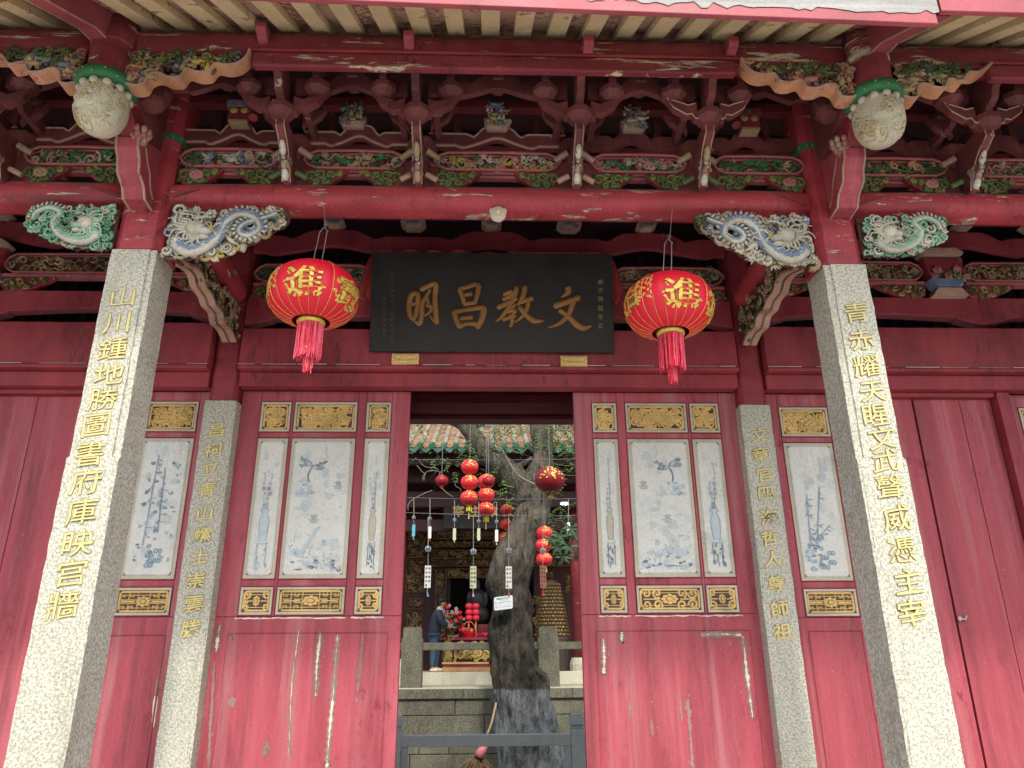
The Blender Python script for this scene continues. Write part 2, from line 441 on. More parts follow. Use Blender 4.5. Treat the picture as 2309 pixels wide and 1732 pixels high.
def put_glyph(mb, ch, c, U, W, Nn, size, m=0, offset=0.0, ext=.02, cx=.5, cy=.38, slant=.0, rise=.0, sx=1.0, sy=1.0, brush=0):
    """c = centre of the character; rise tilts the horizontals like brush writing"""
    vs, fs = glyph(ch, offset, ext)
    c, U, W, Nn = Vector(c), Vector(U).normalized(), Vector(W).normalized(), Vector(Nn).normalized()
    out = []
    for x, y, z in vs:
        if brush:
            wv = mnoise.noise_vector(V(x*2.6+brush, y*2.6, brush*.37)); w2 = mnoise.noise_vector(V(x*9, y*9, brush)); x += .045*wv.x+.012*w2.x; y += .045*wv.y+.012*w2.y
        a, b = (x-cx)*sx, (y-cy)*sy
        a2 = a+slant*b; b2 = b+rise*a
        out.append(c+U*(a2*size)+W*(b2*size)+Nn*(z*size))
    mb.add(out, fs, m)
def engraved(name, ch, c, U, W, Nn, size, parent, rise=.08, sx=1.0, bold=.012, sy=.84):
    mb = MB(); Nn = Vector(Nn)
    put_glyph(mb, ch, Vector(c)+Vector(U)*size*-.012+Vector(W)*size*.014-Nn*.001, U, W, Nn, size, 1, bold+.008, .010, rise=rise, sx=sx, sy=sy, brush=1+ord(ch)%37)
    put_glyph(mb, ch, Vector(c)+Nn*.0005, U, W, Nn, size, 0, bold, .009, rise=rise, sx=sx, sy=sy, brush=1+ord(ch)%37)
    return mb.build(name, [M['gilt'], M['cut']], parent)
_lay = [0]
def lift(Nn):
    _lay[0] = (_lay[0]+1) % 97
    return Vector(Nn)*(4e-5*_lay[0])
def ribbon(mb, pts, w, Nn, m=0):
    """flat brush stroke"""
    Nn = Vector(Nn); lf = lift(Nn); pts = [Vector(p)+lf for p in pts]; k = len(pts)
    if not hasattr(w, '__len__'): w = [w]*k
    vs = []
    for i, p in enumerate(pts):
        t = (pts[min(i+1, k-1)]-pts[max(i-1, 0)])
        if t.length < 1e-7: t = Vector((0, 0, 1))
        s = t.normalized().cross(Nn)*(w[i]*.5)
        vs += [p+s, p-s]
    mb.add(vs, [(2*i, 2*i+1, 2*i+3, 2*i+2) for i in range(k-1)], m)
def smooth_pts(pts, n=4):
    out = []; P = [Vector(p) for p in pts]
    for i in range(len(P)-1):
        p0, p1, p2, p3 = P[max(i-1, 0)], P[i], P[i+1], P[min(i+2, len(P)-1)]
        for j in range(n):
            t = j/n
            out.append(.5*((2*p1)+(p2-p0)*t+(2*p0-5*p1+4*p2-p3)*t*t+(3*p1-p0-3*p2+p3)*t**3))
    out.append(P[-1]); return out
def blotch(mb, c, U, W, Nn, ru, rv, m, seed, n=22, jag=.35):
    g = random.Random(seed); c = Vector(c)+lift(Nn); pts = []
    for i in range(n):
        q = 2*math.pi*i/n; k = 1+g.uniform(-jag, jag)
        pts.append(c+Vector(U)*(ru*k*math.cos(q))+Vector(W)*(rv*(1+g.uniform(-jag, jag)*.4)*math.sin(q)))
    mb.add(pts+[c], [(i, (i+1) % n, n) for i in range(n)], m)
UX, UZ, NF = V(1, 0, 0), V(0, 0, 1), V(0, -1, 0)

# ------------------------------------------------------------------ ground
g = MB(); g.add([(-60, -60, -.02), (60, -60, -.02), (60, 12.2, -.02), (-60, 12.2, -.02)], [(0, 1, 2, 3)])
tag(g.build('forecourt', M['pave']), kind='structure')
g = MB(); g.add([(-60, 12.2, -.02), (60, 12.2, -.02), (60, 12.2, -.75), (-60, 12.2, -.75)], [(0, 1, 2, 3)]); g.add([(-60, 12.2, -.75), (60, 12.2, -.75), (60, 60, -.75), (-60, 60, -.75)], [(0, 1, 2, 3)])
tag(g.build('courtyard_floor', M['oldstone']), kind='structure')

# ------------------------------------------------------------------ gatehouse
GH = thing('temple_gatehouse', 'red lacquered temple gatehouse with granite pillars, open doorway and carved bracket eaves', 'building', (0, 5, 0))

def stone_pillar(x0, x1, y0, y1, z1, inner, seed, split=2.63):
    """inner: +1 when the doorway side is at x1, -1 when at x0"""
    g = random.Random(seed); mb = MB(); rings = []; z = 0.0
    zs = [i*.07 for i in range(int(z1/.07)+1)]+[z1]
    zs += [split-.004, split+.004] if split < z1 else []
    for z in sorted(zs):
        j = lambda a=.0022: g.uniform(-a, a)
        up = z > split and split < z1
        o = .016 if up else 0.0; cut = .028 if up else .004
        a, b = x0+(o if inner > 0 else 0), x1-(o if inner < 0 else 0)
        if inner > 0:
            p = [(a, y0), (b-cut-.012, y0), (b-cut-.010, y0+cut*.5), (b-.002, y0+cut*.5+.002), (b, y1), (a, y1)]
        else:
            p = [(a, y1), (a, y0+cut*.5+.002), (a+cut+.010, y0+cut*.5), (a+cut+.012, y0), (b, y0), (b, y1)]
        if z > z1-.001: p = [(px*.985+.015*(x0+x1)/2, py+(.004 if py < (y0+y1)/2 else 0)) for px, py in p]
        rings.append([(px+j(), py+j(), z+(j(.004) if 0 < z < z1-.001 else 0)) for px, py in p])
    n = 6
    for r_ in rings: mb.v.extend(r_)
    for i in range(len(rings)-1):
        for k in range(n):
            k2 = (k+1) % n
            mb.f.append((i*n+k, i*n+k2, (i+1)*n+k2, (i+1)*n+k)); mb.m.append(0)
    mb.f.append(tuple((len(rings)-1)*n+k for k in range(n))); mb.m.append(0)
    return mb
PL = {}
for nm, s_, x0, x1, z1 in (('L', 1, -2.31, -2.03, 3.92), ('R', -1, 2.035, 2.31, 3.865)):
    PL[nm] = stone_pillar(x0, x1, 4.0, 4.25, z1, s_, 3+s_).build('granite_pillar', M['granite'], GH,
        label='front granite pillar with gilded couplet, %s of the doorway' % ('left' if s_ > 0 else 'right'))
for nm, s_, x0, x1, z1 in (('l', 1, -2.205, -1.965, 3.47), ('r', -1, 1.945, 2.18, 3.45)):
    PL[nm] = stone_pillar(x0, x1, 5.5, 5.72, z1, s_, 13+s_, 9).build('granite_pillar', M['granite'], GH,
        label='narrower rear granite pillar with small gilded script, %s of the doorway' % ('left' if s_ > 0 else 'right'))
def column_text(chars, pix, Y, parent, w, hgt, bold=.0):
    for i, ch in enumerate(chars):
        p = at(*pix[i], Y)
        engraved('inscription_character', ch, p, UX, UZ, NF, w, parent, rise=.13, sx=.98, bold=bold)
column_text('山川鍾地勝圖書府庫映宫牆', [(278,668),(266,726),(255,786),(246,843),(233,898),(217,957),(203,1022),(194,1086),(185,1152),(174,1223),(161,1291),(143,1364)], 3.994, PL['L'], .172, .2)
column_text('青赤耀天睲文武聲威憑主宰', [(1931,705),(1942,766),(1954,825),(1968,881),(1974,935),(1989,987),(1996,1038),(2007,1097),(2022,1168),(2034,1240),(2048,1311),(2056,1382)], 3.994, PL['R'], .168, .2)
column_text('昌祠立青山螺士崇雲賸', [(489,969),(481,1015),(475,1056),(467,1104),(462,1157),(457,1206),(451,1256),(442,1309),(437,1361),(430,1417)], 5.494, PL['l'], .138, .2, .016)
column_text('文章官四海哲人尊師祖', [(1713,981),(1715,1025),(1725,1070),(1727,1111),(1733,1166),(1736,1213),(1743,1260),(1750,1316),(1758,1372),(1765,1423)], 5.494, PL['r'], .138, .2, .016)

def timber_column(x0, x1, y0, y1, z0, z1, c=.045, m=None, name='timber_column'):
    mb = MB(); mb.pxy([(x0+c, y0), (x1-c, y0), (x1, y0+c), (x1, y1-c), (x1-c, y1), (x0+c, y1), (x0, y1-c), (x0, y0+c)], z0, z1)
    return mb.build(name, m or M['redbeam'], GH, bevel=.006)
for x0, x1, z in ((-2.30, -2.015, 3.924), (2.02, 2.30, 3.869)):
    c_ = timber_column(x0, x1, 4.005, 4.29, z, 5.6)
    b = MB(); b.pxy([(x0+.035, 3.992), (x1-.035, 3.992), (x1+.013, 4.04), (x1+.013, 4.25), (x1-.035, 4.303), (x0+.035, 4.303), (x0-.013, 4.25), (x0-.013, 4.04)], 4.725, 4.765)
    for i in range(9): b.blob((x0-.01+(x1-x0+.02)*i/8, 3.988+(.03 if i in (0, 8) else 0), 4.732), .006, .006, .006, 1, 5, 3)
    b.build('green_band', [M['green'], M['yellow']], c_)
for x0, x1, z in ((-2.19, -1.975, 3.474), (1.955, 2.17, 3.454)):
    timber_column(x0, x1, 5.505, 5.71, z, 6.4, .03, M['red'])

def sweep_x(mb, x0, x1, yc, zc, ry, rz, n=14, e=.62, m=0, segs=14, endtaper=0.0, tilt=0.0, sag=0.0):
    rings = []
    for i in range(segs+1):
        t = i/segs; x = x0+(x1-x0)*t
        k = 1.0
        if endtaper:
            d = min(t, 1-t)*(x1-x0)
            if d < .35: k = 1-endtaper*(1-d/.35)**2
        for j in range(n):
            q = 2*math.pi*(j+.5)/n
            cy = math.copysign(abs(math.cos(q))**e, math.cos(q)); sz = math.copysign(abs(math.sin(q))**e, math.sin(q))
            mb.v.append((x, yc+cy*ry*k, zc+sz*rz*k+tilt*(x-(x0+x1)/2)+mnoise.noise(V(x*1.3, yc, j*.7))*.004))
    b = len(mb.v)-(segs+1)*n
    for i in range(segs):
        for j in range(n):
            j2 = (j+1) % n
            mb.f.append((b+i*n+j, b+i*n+j2, b+(i+1)*n+j2, b+(i+1)*n+j)); mb.m.append(m)
    mb.f.append(tuple(b+j for j in range(n))); mb.m.append(m)
    mb.f.append(tuple(b+segs*n+j for j in range(n))); mb.m.append(m)
    return mb
# main beams between the front pillars
for x0, x1 in ((-2.02, 2.02), (-5.9, -2.29), (2.29, 5.9)):
    sweep_x(MB(), x0, x1, 4.105, 4.336, .105, .088, 20, .72, 0, 20, .10).build('main_beam', M['redbeam'], GH, smooth=True)
for x0, x1 in ((-2.02, 2.02), (-5.9, -2.29), (2.29, 5.9)):
    for e, s_ in ((x0, 1), (x1, -1)):
        if abs(e) > 5: continue
        mb = MB(); mb.tube(smooth_pts([(e+s_*.03, 4.012, 4.295), (e+s_*.12, 3.999, 4.325), (e+s_*.24, 4.006, 4.365), (e+s_*.40, 4.022, 4.392)]), [.002]+[.006]*11+[.002], 5); mb.build('beam_crescent_line', M['dark'], GH)
# the purlin under the rafters
for x0, x1 in ((-2.12, 2.12), (-5.9, -2.37), (2.37, 5.9)):
    p = sweep_x(MB(), x0, x1, 3.575, 5.035, .075, .100, 16, .7, 0, 16, 0).build('eave_purlin', M['purlin'], GH, smooth=True)
    a, b_ = (x0+.70, x1-.68) if x0 == -2.12 else ((x0, x1-.62) if x0 < 0 else (x0+.62, x1))
    m_ = MB(); m_.box(a, b_, 3.488, 3.545, 4.855, 4.955); m_.build('purlin_board', M['purlin'], p, bevel=.012)
    m_ = MB(); m_.box(x0, x1, 3.500, 3.58, 4.93, 4.962); m_.box(a-.03, b_+.03, 3.478, 3.50, 4.957, 4.975); m_.build('purlin_moulding', M['red'], p, bevel=.006)
for px, py in ((587, 62), (921, 82), (1328, 93), (1655, 95)):
    q = at(px, py, 3.42); m_ = MB()
    m_.pyz([(3.41, q.z+.04), (3.41, q.z+.0), (3.43, q.z-.02), (3.46, q.z-.025), (3.50, q.z-.045), (3.52, q.z-.045), (3.52, q.z+.06)], q.x-.030, q.x+.030)
    m_.build('purlin_peg', M['door'], GH, bevel=.006)
# rafters, soffit and roof
def zr(Y): return 5.135+(Y-3.5)*.60
RW = .052
raf = None
xs = [-4.7+.203*i for i in range(47)]
for i, x in enumerate(xs):
    if abs(abs(x)-2.28) < .09: continue
    if raf is None:
        mb = MB(); mb.prism([(-RW, 2.84, zr(2.84)), (RW, 2.84, zr(2.84)), (RW, 2.84, zr(2.84)+.06), (-RW, 2.84, zr(2.84)+.06)], (0, 3.4, 2.04))
        raf = mb.build('rafter', M['cream'], GH, bevel=.004); raf.location.x = x
        rx0 = x
    else:
        c_ = copy_obj(raf, GH); c_.location.x = x+rnd.uniform(-.008, .008)
        c_.scale.x = rnd.uniform(.92, 1.08)
for k in range(9):
    Y0 = 2.84+.378*k; Y1 = Y0+.372
    mb = MB(); mb.prism([(-5.2, Y0, zr(Y0)+.062), (5.2, Y0, zr(Y0)+.062), (5.2, Y1, zr(Y1)+.062), (-5.2, Y1, zr(Y1)+.062)], (0, 0, .02))
    mb.build('soffit_board', M['soffit'], GH)
mb = MB(); mb.prism([(-6.5, 2.8, zr(2.8)+.09), (6.5, 2.8, zr(2.8)+.09), (6.5, 6.25, zr(6.25)+.09), (-6.5, 6.25, zr(6.25)+.09)], (0, 0, .12))
for i in range(60):
    x = -6.4+i*.217
    mb.tube([(x, 2.8, zr(2.8)+.22), (x, 6.25, zr(6.25)+.22)], .055, 6)
mb.build('front_roof_slope', plain('terracotta_roof', (.30, .14, .08), .8), GH)
mb = MB(); mb.prism([(-6.5, 6.25, zr(6.25)+.09), (6.5, 6.25, zr(6.25)+.09), (6.5, 8.3, 5.60), (-6.5, 8.3, 5.60)], (0, 0, .12))
mb.build('rear_roof_slope', bpy.data.materials['terracotta_roof'], GH)
# eave boards
def eave_board(x0, x1, za, zb, h=.24, y=2.80):
    mb = MB(); mb.prism([(x0, y, za), (x1, y, zb), (x1, y, zb+h), (x0, y, za+h)], (0, .03, 0))
    return mb.build('eave_board', M['fascia'], GH, bevel=.004)
eb = eave_board(-2.2, 2.20, 4.655, 4.545)
eave_board(2.235, 6, 4.63, 4.60, .2, 2.80)
eave_board(-6, -2.235, 4.72, 4.70, .2, 2.80)
g = random.Random(5)
mb = MB(); top = []; bot = []
for i in range(60):                   # bare weathered strip along the top of the eave board
    x = .30+i*.0325; zb = 4.655-(x+2.2)*.025
    base = .060+.035*mnoise.noise(V(x*4, 1, 0))+.045*mnoise.noise(V(x*17, 5, 0))
    if x < .45: base = .16-(x-.3)*.5
    bot.append((x, 2.796, zb+max(.02, base))); top.append((x, 2.796, zb+.236))
mb.add(bot+top, [(i, i+1, 61+i, 60+i) for i in range(59)]); mb.build('peeled_patch', M['barewood'], eb)
# hip arms over the hanging posts
for s_ in (-1, 1):
    mb = MB(); x = 2.275*s_
    mb.pyz([(3.56, 4.99), (3.30, 4.915), (2.86, 4.655), (2.86, 4.80), (3.50, 5.20), (3.56, 5.2)], x-.05, x+.05)
    o_ = mb.build('eave_arm', M['fascia'], GH, bevel=.006)
    mb = MB()
    for q in (-1, 1): mb.tube([(x+q*.05, 3.56, 4.99), (x+q*.05, 3.30, 4.915), (x+q*.05, 2.86, 4.655)], .006, 5)
    mb.build('edge_line', M['edge'], o_)

# ---- hanging posts with carved lotus buds
def hanging_post(x):
    mb = MB(); mb.lathe([(.118, 4.70), (.125, 4.80), (.128, 4.95), (.134, 4.96), (.134, 5.03), (.11, 5.17)], (x, 3.52, 0), 10, 0, rot=.3)
    p = mb.build('hanging_post', M['purlin'], GH, bevel=.004)
    mb = MB(); mb.lathe([(.125, 4.662), (.156, 4.666), (.166, 4.69), (.158, 4.728), (.12, 4.732)], (x, 3.52, 0), 20)
    for i in range(16):
        q = i*math.pi/8; mb.blob((x+.165*math.cos(q), 3.52+.165*math.sin(q), 4.675+.030*(i % 2)), .006, .006, .006, 1, 5, 3)
    mb.build('green_band', [M['green'], M['yellow']], p, smooth=True)
    mb = MB()
    pr = [(.118, 4.665), (.135, 4.62), (.141, 4.56), (.137, 4.50), (.118, 4.445), (.085, 4.405), (.04, 4.383), (.004, 4.378)]
    mb.lathe(pr, (x, 3.52, 0), 20)
    def prof(z):
        for (r0, z0), (r1, z1) in zip(pr, pr[1:]):
            if z1 <= z <= z0: return r0+(r1-r0)*(z-z0)/(z1-z0)
        return .01
    gg = random.Random(int(x*10))
    def surf(q, z, k=.0): r_ = prof(z)+k; return V(x+r_*math.cos(q), 3.52+r_*math.sin(q), z)
    for i in range(60):     # cloud scrolls wrapped on the bud
        q0 = gg.uniform(-math.pi*1.05, .05); z0 = gg.uniform(4.40, 4.61); s2 = gg.uniform(.018, .034); hd = gg.choice((-1, 1)); ph = gg.uniform(0, 6)
        pp = []
        for j in range(14):
            t = j/13; rr = s2*(1-.8*t); a = ph+hd*t*8
            z = max(4.381, min(4.655, z0+rr*math.sin(a))); pp.append(surf(q0+rr*math.cos(a)/max(.05, prof(z)), z, .001))
        pp.insert(0, surf(q0+(s2*2.2)*math.cos(ph-.8)/max(.05, prof(z0)), max(4.385, min(4.65, z0+s2*1.4*math.sin(ph-.8))), 0))
        mb.tube(pp, [.0042]*len(pp), 5, gg.choice((0, 0, 1)))
    for i in range(12):
        q = i*math.pi/6; mb.blob(surf(q, 4.638, -.002), .026, .026, .026, 0, 7, 5)
    mb.build('lotus_bud', [M['bud'], M['budline']], p, smooth=True)
    return p
M['bud'] = paint('carved_bud_cream', (.54, .51, .38), .55, .15, (.66, (.45,.35,.16), (.5,.42,.25), 12, (1, 1, 1)), (1, 1, 1), .35, .4)
M['budline'] = plain('carved_bud_ochre', (.42, .33, .15), .6)
for x in (-2.235, 2.255): hanging_post(x)
# beams from the pillar out to the hanging post, and the dragon-mouth brace below
for s_ in (-1, 1):
    x = 2.16*s_
    mb = MB(); mb.pyz([(3.55, 4.72), (4.02, 4.60), (4.02, 4.98), (3.55, 4.99)], x-.05, x+.05)
    mb.lathe([(.05, -.07), (.075, -.03), (.09, .05), (.09, .12)], (x-.09*s_, 3.72, 4.78), 12, 0, (0, .35, 1))
    for q in (-1, 1):
        mb.tube(spiral(V(x-.09*s_+q*.088, 3.68, 4.80), V(0, 1, 0), UZ, .022, 1.2, 0, 1), .005, 4)
    mb.build('projecting_beam', M['dark'], GH, bevel=.006)
    xb = (-2.165 if s_ < 0 else 2.19)
    pts = [(3.70, 4.50), (3.715, 4.44), (3.76, 4.38), (3.78, 4.31), (3.86, 4.265), (3.90, 4.20), (4.004, 4.19), (4.004, 4.62), (3.74, 4.53)]
    mb = MB(); mb.pyz(pts, xb-.062, xb+.062)
    br = mb.build('dragon_brace', M['door'], GH, bevel=.006)
    mb = MB()
    for q in (-1, 1): mb.tube([(xb+q*.063, a, b) for a, b in pts[:7]], .0075, 5)
    for q in (-1, 1): mb.tube(smooth_pts([(xb+q*.064, 3.80, 4.50), (xb+q*.064, 3.86, 4.42), (xb+q*.064, 3.90, 4.38), (xb+q*.064, 3.94, 4.30), (xb+q*.064, 3.99, 4.26)]), .005, 5)
    mb.build('edge_line', M['edge'], br)
    mb = MB(); xl = -2.115 if s_ < 0 else 2.13
    for r_, k, zz in ((.050, 8, 0), (.040, 7, -.03), (.03, 6, -.055), (.018, 4, -.07)):
        for j in range(k):
            q = j*6.283/k+zz*20; mb.blob((xl+r_*math.cos(q), 3.74+r_*math.sin(q), 4.56+zz), .019, .019, .026, (j % 3 == 0), 6, 4)
    mb.build('lotus_tip', [M['edge'], M['pink']], br, smooth=True)
    mb = MB(); mb.pyz([(3.60, 4.62), (3.72, 4.50), (4.02, 4.62), (4.02, 4.74), (3.62, 4.74)], xb-.045, xb+.045); mb.build('brace_arm', M['red'], br, bevel=.005)

# ---- bracket sets
M['deepdark'] = paint('shade_dark_red_board', (.035, .006, .008), .7, .5)  # near-black red, shade behind the brackets put into the colour
PAL_ALL = ['greenc', 'tan', 'yelgreen', 'pink', 'white', 'blue', 'brown', 'yellow', 'edge', 'green', 'mint', 'dark', 'pinkrim', 'orange', 'grey', 'teal', 'gold', 'golddull', 'shadowwood', 'red', 'dblue', 'dwhite']
ALLM = [M[k] for k in PAL_ALL]
I = {k: i for i, k in enumerate(PAL_ALL)}
def dou(mb, x, y, z, r=.086, h=.090, m=0):
    mb.lathe([(r*.58, -h*.5), (r*.60, -h*.42), (r*.94, -h*.05), (r, 0), (r, h*.42), (r*.93, h*.5)], (x, y, z), 8, m, rot=math.pi/8)
def wing(mb, x, y, z, half=.255, th=.05, m=0, cap=None):
    up = [(half, .135), (half*.62, .10), (half*.5, .085), (.07, .11)]
    lo = [(.07, -.02), (half*.36, -.015), (half*.42, .018), (half*.55, .01), (half*.72, .04), (half*.86, .065), (half, .128)]
    for s_ in (-1, 1):
        pts = [(x+s_*a, z+b) for a, b in lo+up]
        if s_ < 0: pts.reverse()
        mb.pxz(pts, y-th/2, y+th/2, m)
def bracket_set(x, seed, cream=False, mirror=1):
    mb = MB()
    mb.pyz([(3.955, 4.375), (3.93, 4.44), (3.86, 4.52), (3.80, 4.57), (3.715, 4.615), (3.715, 4.66), (3.74, 4.70), (4.15, 4.70), (4.15, 4.375)], x-.024, x+.024)
    root = mb.build('bracket_arm', M['dark'], GH, bevel=.004)
    mb = MB()
    for q in (-1, 1): mb.tube([(x+q*.0245, 3.955, 4.375), (x+q*.0245, 3.93, 4.44), (x+q*.0245, 3.86, 4.52), (x+q*.0245, 3.80, 4.57), (x+q*.0245, 3.715, 4.615), (x+q*.0245, 3.715, 4.66)], .004, 4)
    mb.build('edge_line', M['edge'], root)
    mb = MB(); gg = random.Random(seed)
    fy = lambda t: 3.952-.150*t-.010; fz = lambda t: 4.385+.175*t
    def fp_(t): return V(x, fy(t), fz(t))
    c1, c2 = (('dwhite', 'blue'), ('edge', 'dblue'), ('dwhite', 'pink'))[seed % 3]
    mb.tube([fp_(-.02), fp_(.10), fp_(.22), fp_(.30)], [.017, .024, .020, .013], 7, I[c1])       # vase foot
    mb.blob(fp_(.30), .020, .014, .010, I[c2], 8, 4)
    mb.tube([fp_(.30), fp_(.42), fp_(.50)], [.022, .019, .012], 7, I['pink' if seed % 2 else 'edge']); mb.blob(fp_(.45)+V(.012, -.008, 0), .010, .010, .012, I['white'], 6, 4)
    mb.blob(fp_(.56)+V(0, -.006, 0), .015, .014, .015, I['edge'], 8, 5); mb.blob(fp_(.63), .019, .014, .008, I[c2], 8, 4)
    mb.tube([fp_(.64), fp_(.76), fp_(.92), fp_(1.02)], [.014, .021, .018, .009], 7, I['tan' if seed % 2 else 'dwhite']); mb.blob(fp_(.80)+V(-.010, -.010, 0), .009, .008, .016, I[c2], 6, 4)
    mb.tube([(x-.02, 3.94, 4.41), (x-.022, 3.86, 4.50)], .006, 4, I['blue']); mb.tube([(x+.02, 3.94, 4.41), (x+.022, 3.86, 4.50)], .006, 4, I['tan'])
    for q in (-1, 1): carve(mb, (x+q*.026, 3.84, 4.42), (0, 1, 0), UZ, (q, 0, 0), .10, .10, 7, [I['tan'], I['brown'], I['edge']], seed+q, .022, 's', depth=.004)
    mb.build('painted_figure', ALLM, root, smooth=True)
    mb = MB(); dou(mb, x, 3.72, 4.70); wing(mb, x, 3.72, 4.705); mb.build('bracket_block', M['dark'], root, bevel=.003)
    if cream:
        mb = MB(); half = .255
        for s_ in (-1, 1):
            mb.tube([(x+s_*a, 3.694, 4.705+b) for a, b in [(.07, -.015), (half*.36, -.01), (half*.42, .022), (half*.55, .014), (half*.72, .044), (half*.86, .069), (half, .132), (half*.62, .10), (half*.5, .085), (.08, .1)]], .005, 4)
        mb.build('edge_line', M['edge'], root)
    mb = MB()
    mb.pyz([(3.70, 4.735), (3.66, 4.78), (3.60, 4.80), (3.57, 4.86), (3.50, 4.88), (3.50, 4.93), (3.70, 5.0), (3.76, 5.0), (3.76, 4.735)], x-.024, x+.024)
    mb.build('upper_arm', M['dark'], root, bevel=.004)
    for dx in (-.205, .205):
        mb = MB(); dou(mb, x+dx, 3.72, 4.868, .084, .085); mb.build('upper_block', M['dark'], root, bevel=.003)
        mb = MB(); mb.box(x+dx-.022, x+dx+.022, 3.64, 3.78, 4.912, 5.06); mb.build('upper_strut', M['dark'], root, bevel=.003)
    mb = MB(); wing(mb, x, 3.95, 4.79, .21, .045); mb.build('rear_wing', M['dark'], root, bevel=.003)
    for dx in (-.11, .11):
        mb = MB(); dou(mb, x+dx, 3.98, 4.93, .066, .08); mb.build('rear_upper_block', M['dark'], root, bevel=.003)
        mb = MB(); mb.pyz([(3.86, 4.80), (3.80, 4.86), (3.80, 4.885), (4.1, 4.885), (4.1, 4.80)], x+dx-.02, x+dx+.02); mb.build('rear_arm', M['dark'], root, bevel=.003)
    mb = MB()     # blocks and cream rolls behind the arm
    mb.lathe([(.06, 4.60), (.105, 4.66), (.105, 4.78), (.06, 4.82)], (x, 4.10, 0), 6, 0, rot=0)
    mb.build('rear_block', M['dark'], root, bevel=.004); mb = MB()
    mb.pxz([(x-.13, 4.40), (x+.13, 4.40), (x+.16, 4.52), (x+.10, 4.62), (x-.10, 4.62), (x-.16, 4.52)], 4.045, 4.12)
    mb.build('rear_block', M['dark'], root, bevel=.004)
    for s_ in (-1, 1):
        mb = MB()
        mb.tube([(x+s_*.045, 4.00, 4.655), (x+s_*.125, 4.03, 4.615)], [.022, .020], 7, I['tan'] if seed % 2 else I['edge'])
        mb.build('painted_roll', ALLM, root); mb = MB()
        mb.tube([(x+s_*.045, 3.98, 4.465), (x+s_*.115, 4.0, 4.435)], [.018, .018], 7, I['edge'] if seed % 3 else I['greenc'])
        mb.build('painted_roll', ALLM, root)
    return root
SETX = [-1.29, -.475, .52, 1.32]
for i, x in enumerate(SETX+[-3.05, -3.85, 3.07, 3.87]):
    bracket_set(x, 30+i, x > 1.0 and x < 3.5)

# wavy tie boards between the bracket sets
def wavy(x0, x1, zb, zt, y0, y1, amp=.055, wd=.30, cream=True, mat='dark', topnotch=True, name='wavy_tie_board', half=1, tube_r=.006):
    xc = (x0+x1)/2; L = x1-x0; k = 40
    def lo(x):
        u = (x-xc)/(L*wd)
        return zb+amp*math.exp(-(u*1.25)**2*1.6)-amp*.14*math.exp(-((abs(u)-1.12)/.18)**2)+(.010 if abs(u) > 1.3 else 0)
    def hi(x):
        u = (x-xc)/(L*wd)
        return zt+(amp*.75*(1 if abs(u) < .42 else max(0, 1-(abs(u)-.42)/.3)) if topnotch else 0)-(amp*.35*math.exp(-((abs(u)-.82)/.12)**2) if topnotch else 0)
    xs_ = [x0+L*i/k for i in range(k+1)]
    mb = MB()
    mb.pxz([(x, lo(x)) for x in xs_]+[(x, hi(x)) for x in reversed(xs_)], y0, y1)
    o = mb.build(name, M[mat], GH)
    if cream:
        mb = MB(); mb.tube([(x, y0-.002, lo(x)+.004) for x in xs_], tube_r, 5)
        mb.tube([(x, y0-.002, hi(x)-.003) for x in xs_], tube_r, 5)
        mb.build('edge_line', M['edge'], o)
        mb = MB(); mb.tube([(x, y0+.004, lo(x)+.016) for x in xs_], tube_r*1.1, 5); mb.build('edge_bead', M['pinkrim'], o)
    return hi
SP = [(-2.02, -1.33), (-1.25, -.52), (-.43, .475), (.565, 1.28), (1.36, 2.03), (-3.0, -2.29), (2.30, 3.03), (-3.8, -3.1), (3.12, 3.8)]
OV = [(-2.00, -1.37), (-1.215, -.575), (-.385, .43), (.63, 1.25), (1.43, 2.03), (-2.97, -2.31), (2.31, 2.98), (-3.8, -3.15), (3.16, 3.8)]
for i, (a, b) in enumerate(SP):
    wavy(a, b, 4.750, 4.862, 4.085, 4.13, .072, .215, cream=(i in (0, 1, 2, 7)) or i == 5, tube_r=.008)
    c0 = (a+b)/2
    wavy(c0-(b-a)*.5+.02, c0+(b-a)*.5-.02, 4.875, 4.985, 3.735, 3.775, .06, .24, False, 'dark', name='upper_tie_board')
    # dark second row seen between them
    for bx in ((a, b, 4.30, 4.36, 4.93, 5.00), (a, b, 4.05, 4.12, 5.05, 5.12)):
        mb = MB(); mb.box(*bx); mb.build('rear_tie_beam', M['deep'], GH, bevel=.004)
    mb = MB(); dou(mb, c0, 3.80, 5.005, .08, .08); mb.build('centre_block', M['dark'], GH, bevel=.003)
    for q in (.2, .8):
        mb = MB(); mb.box(a+(b-a)*q-.025, a+(b-a)*q+.025, 4.22, 4.29, 4.60, 5.29); mb.build('rear_strut', M['dark'], GH, bevel=.003)
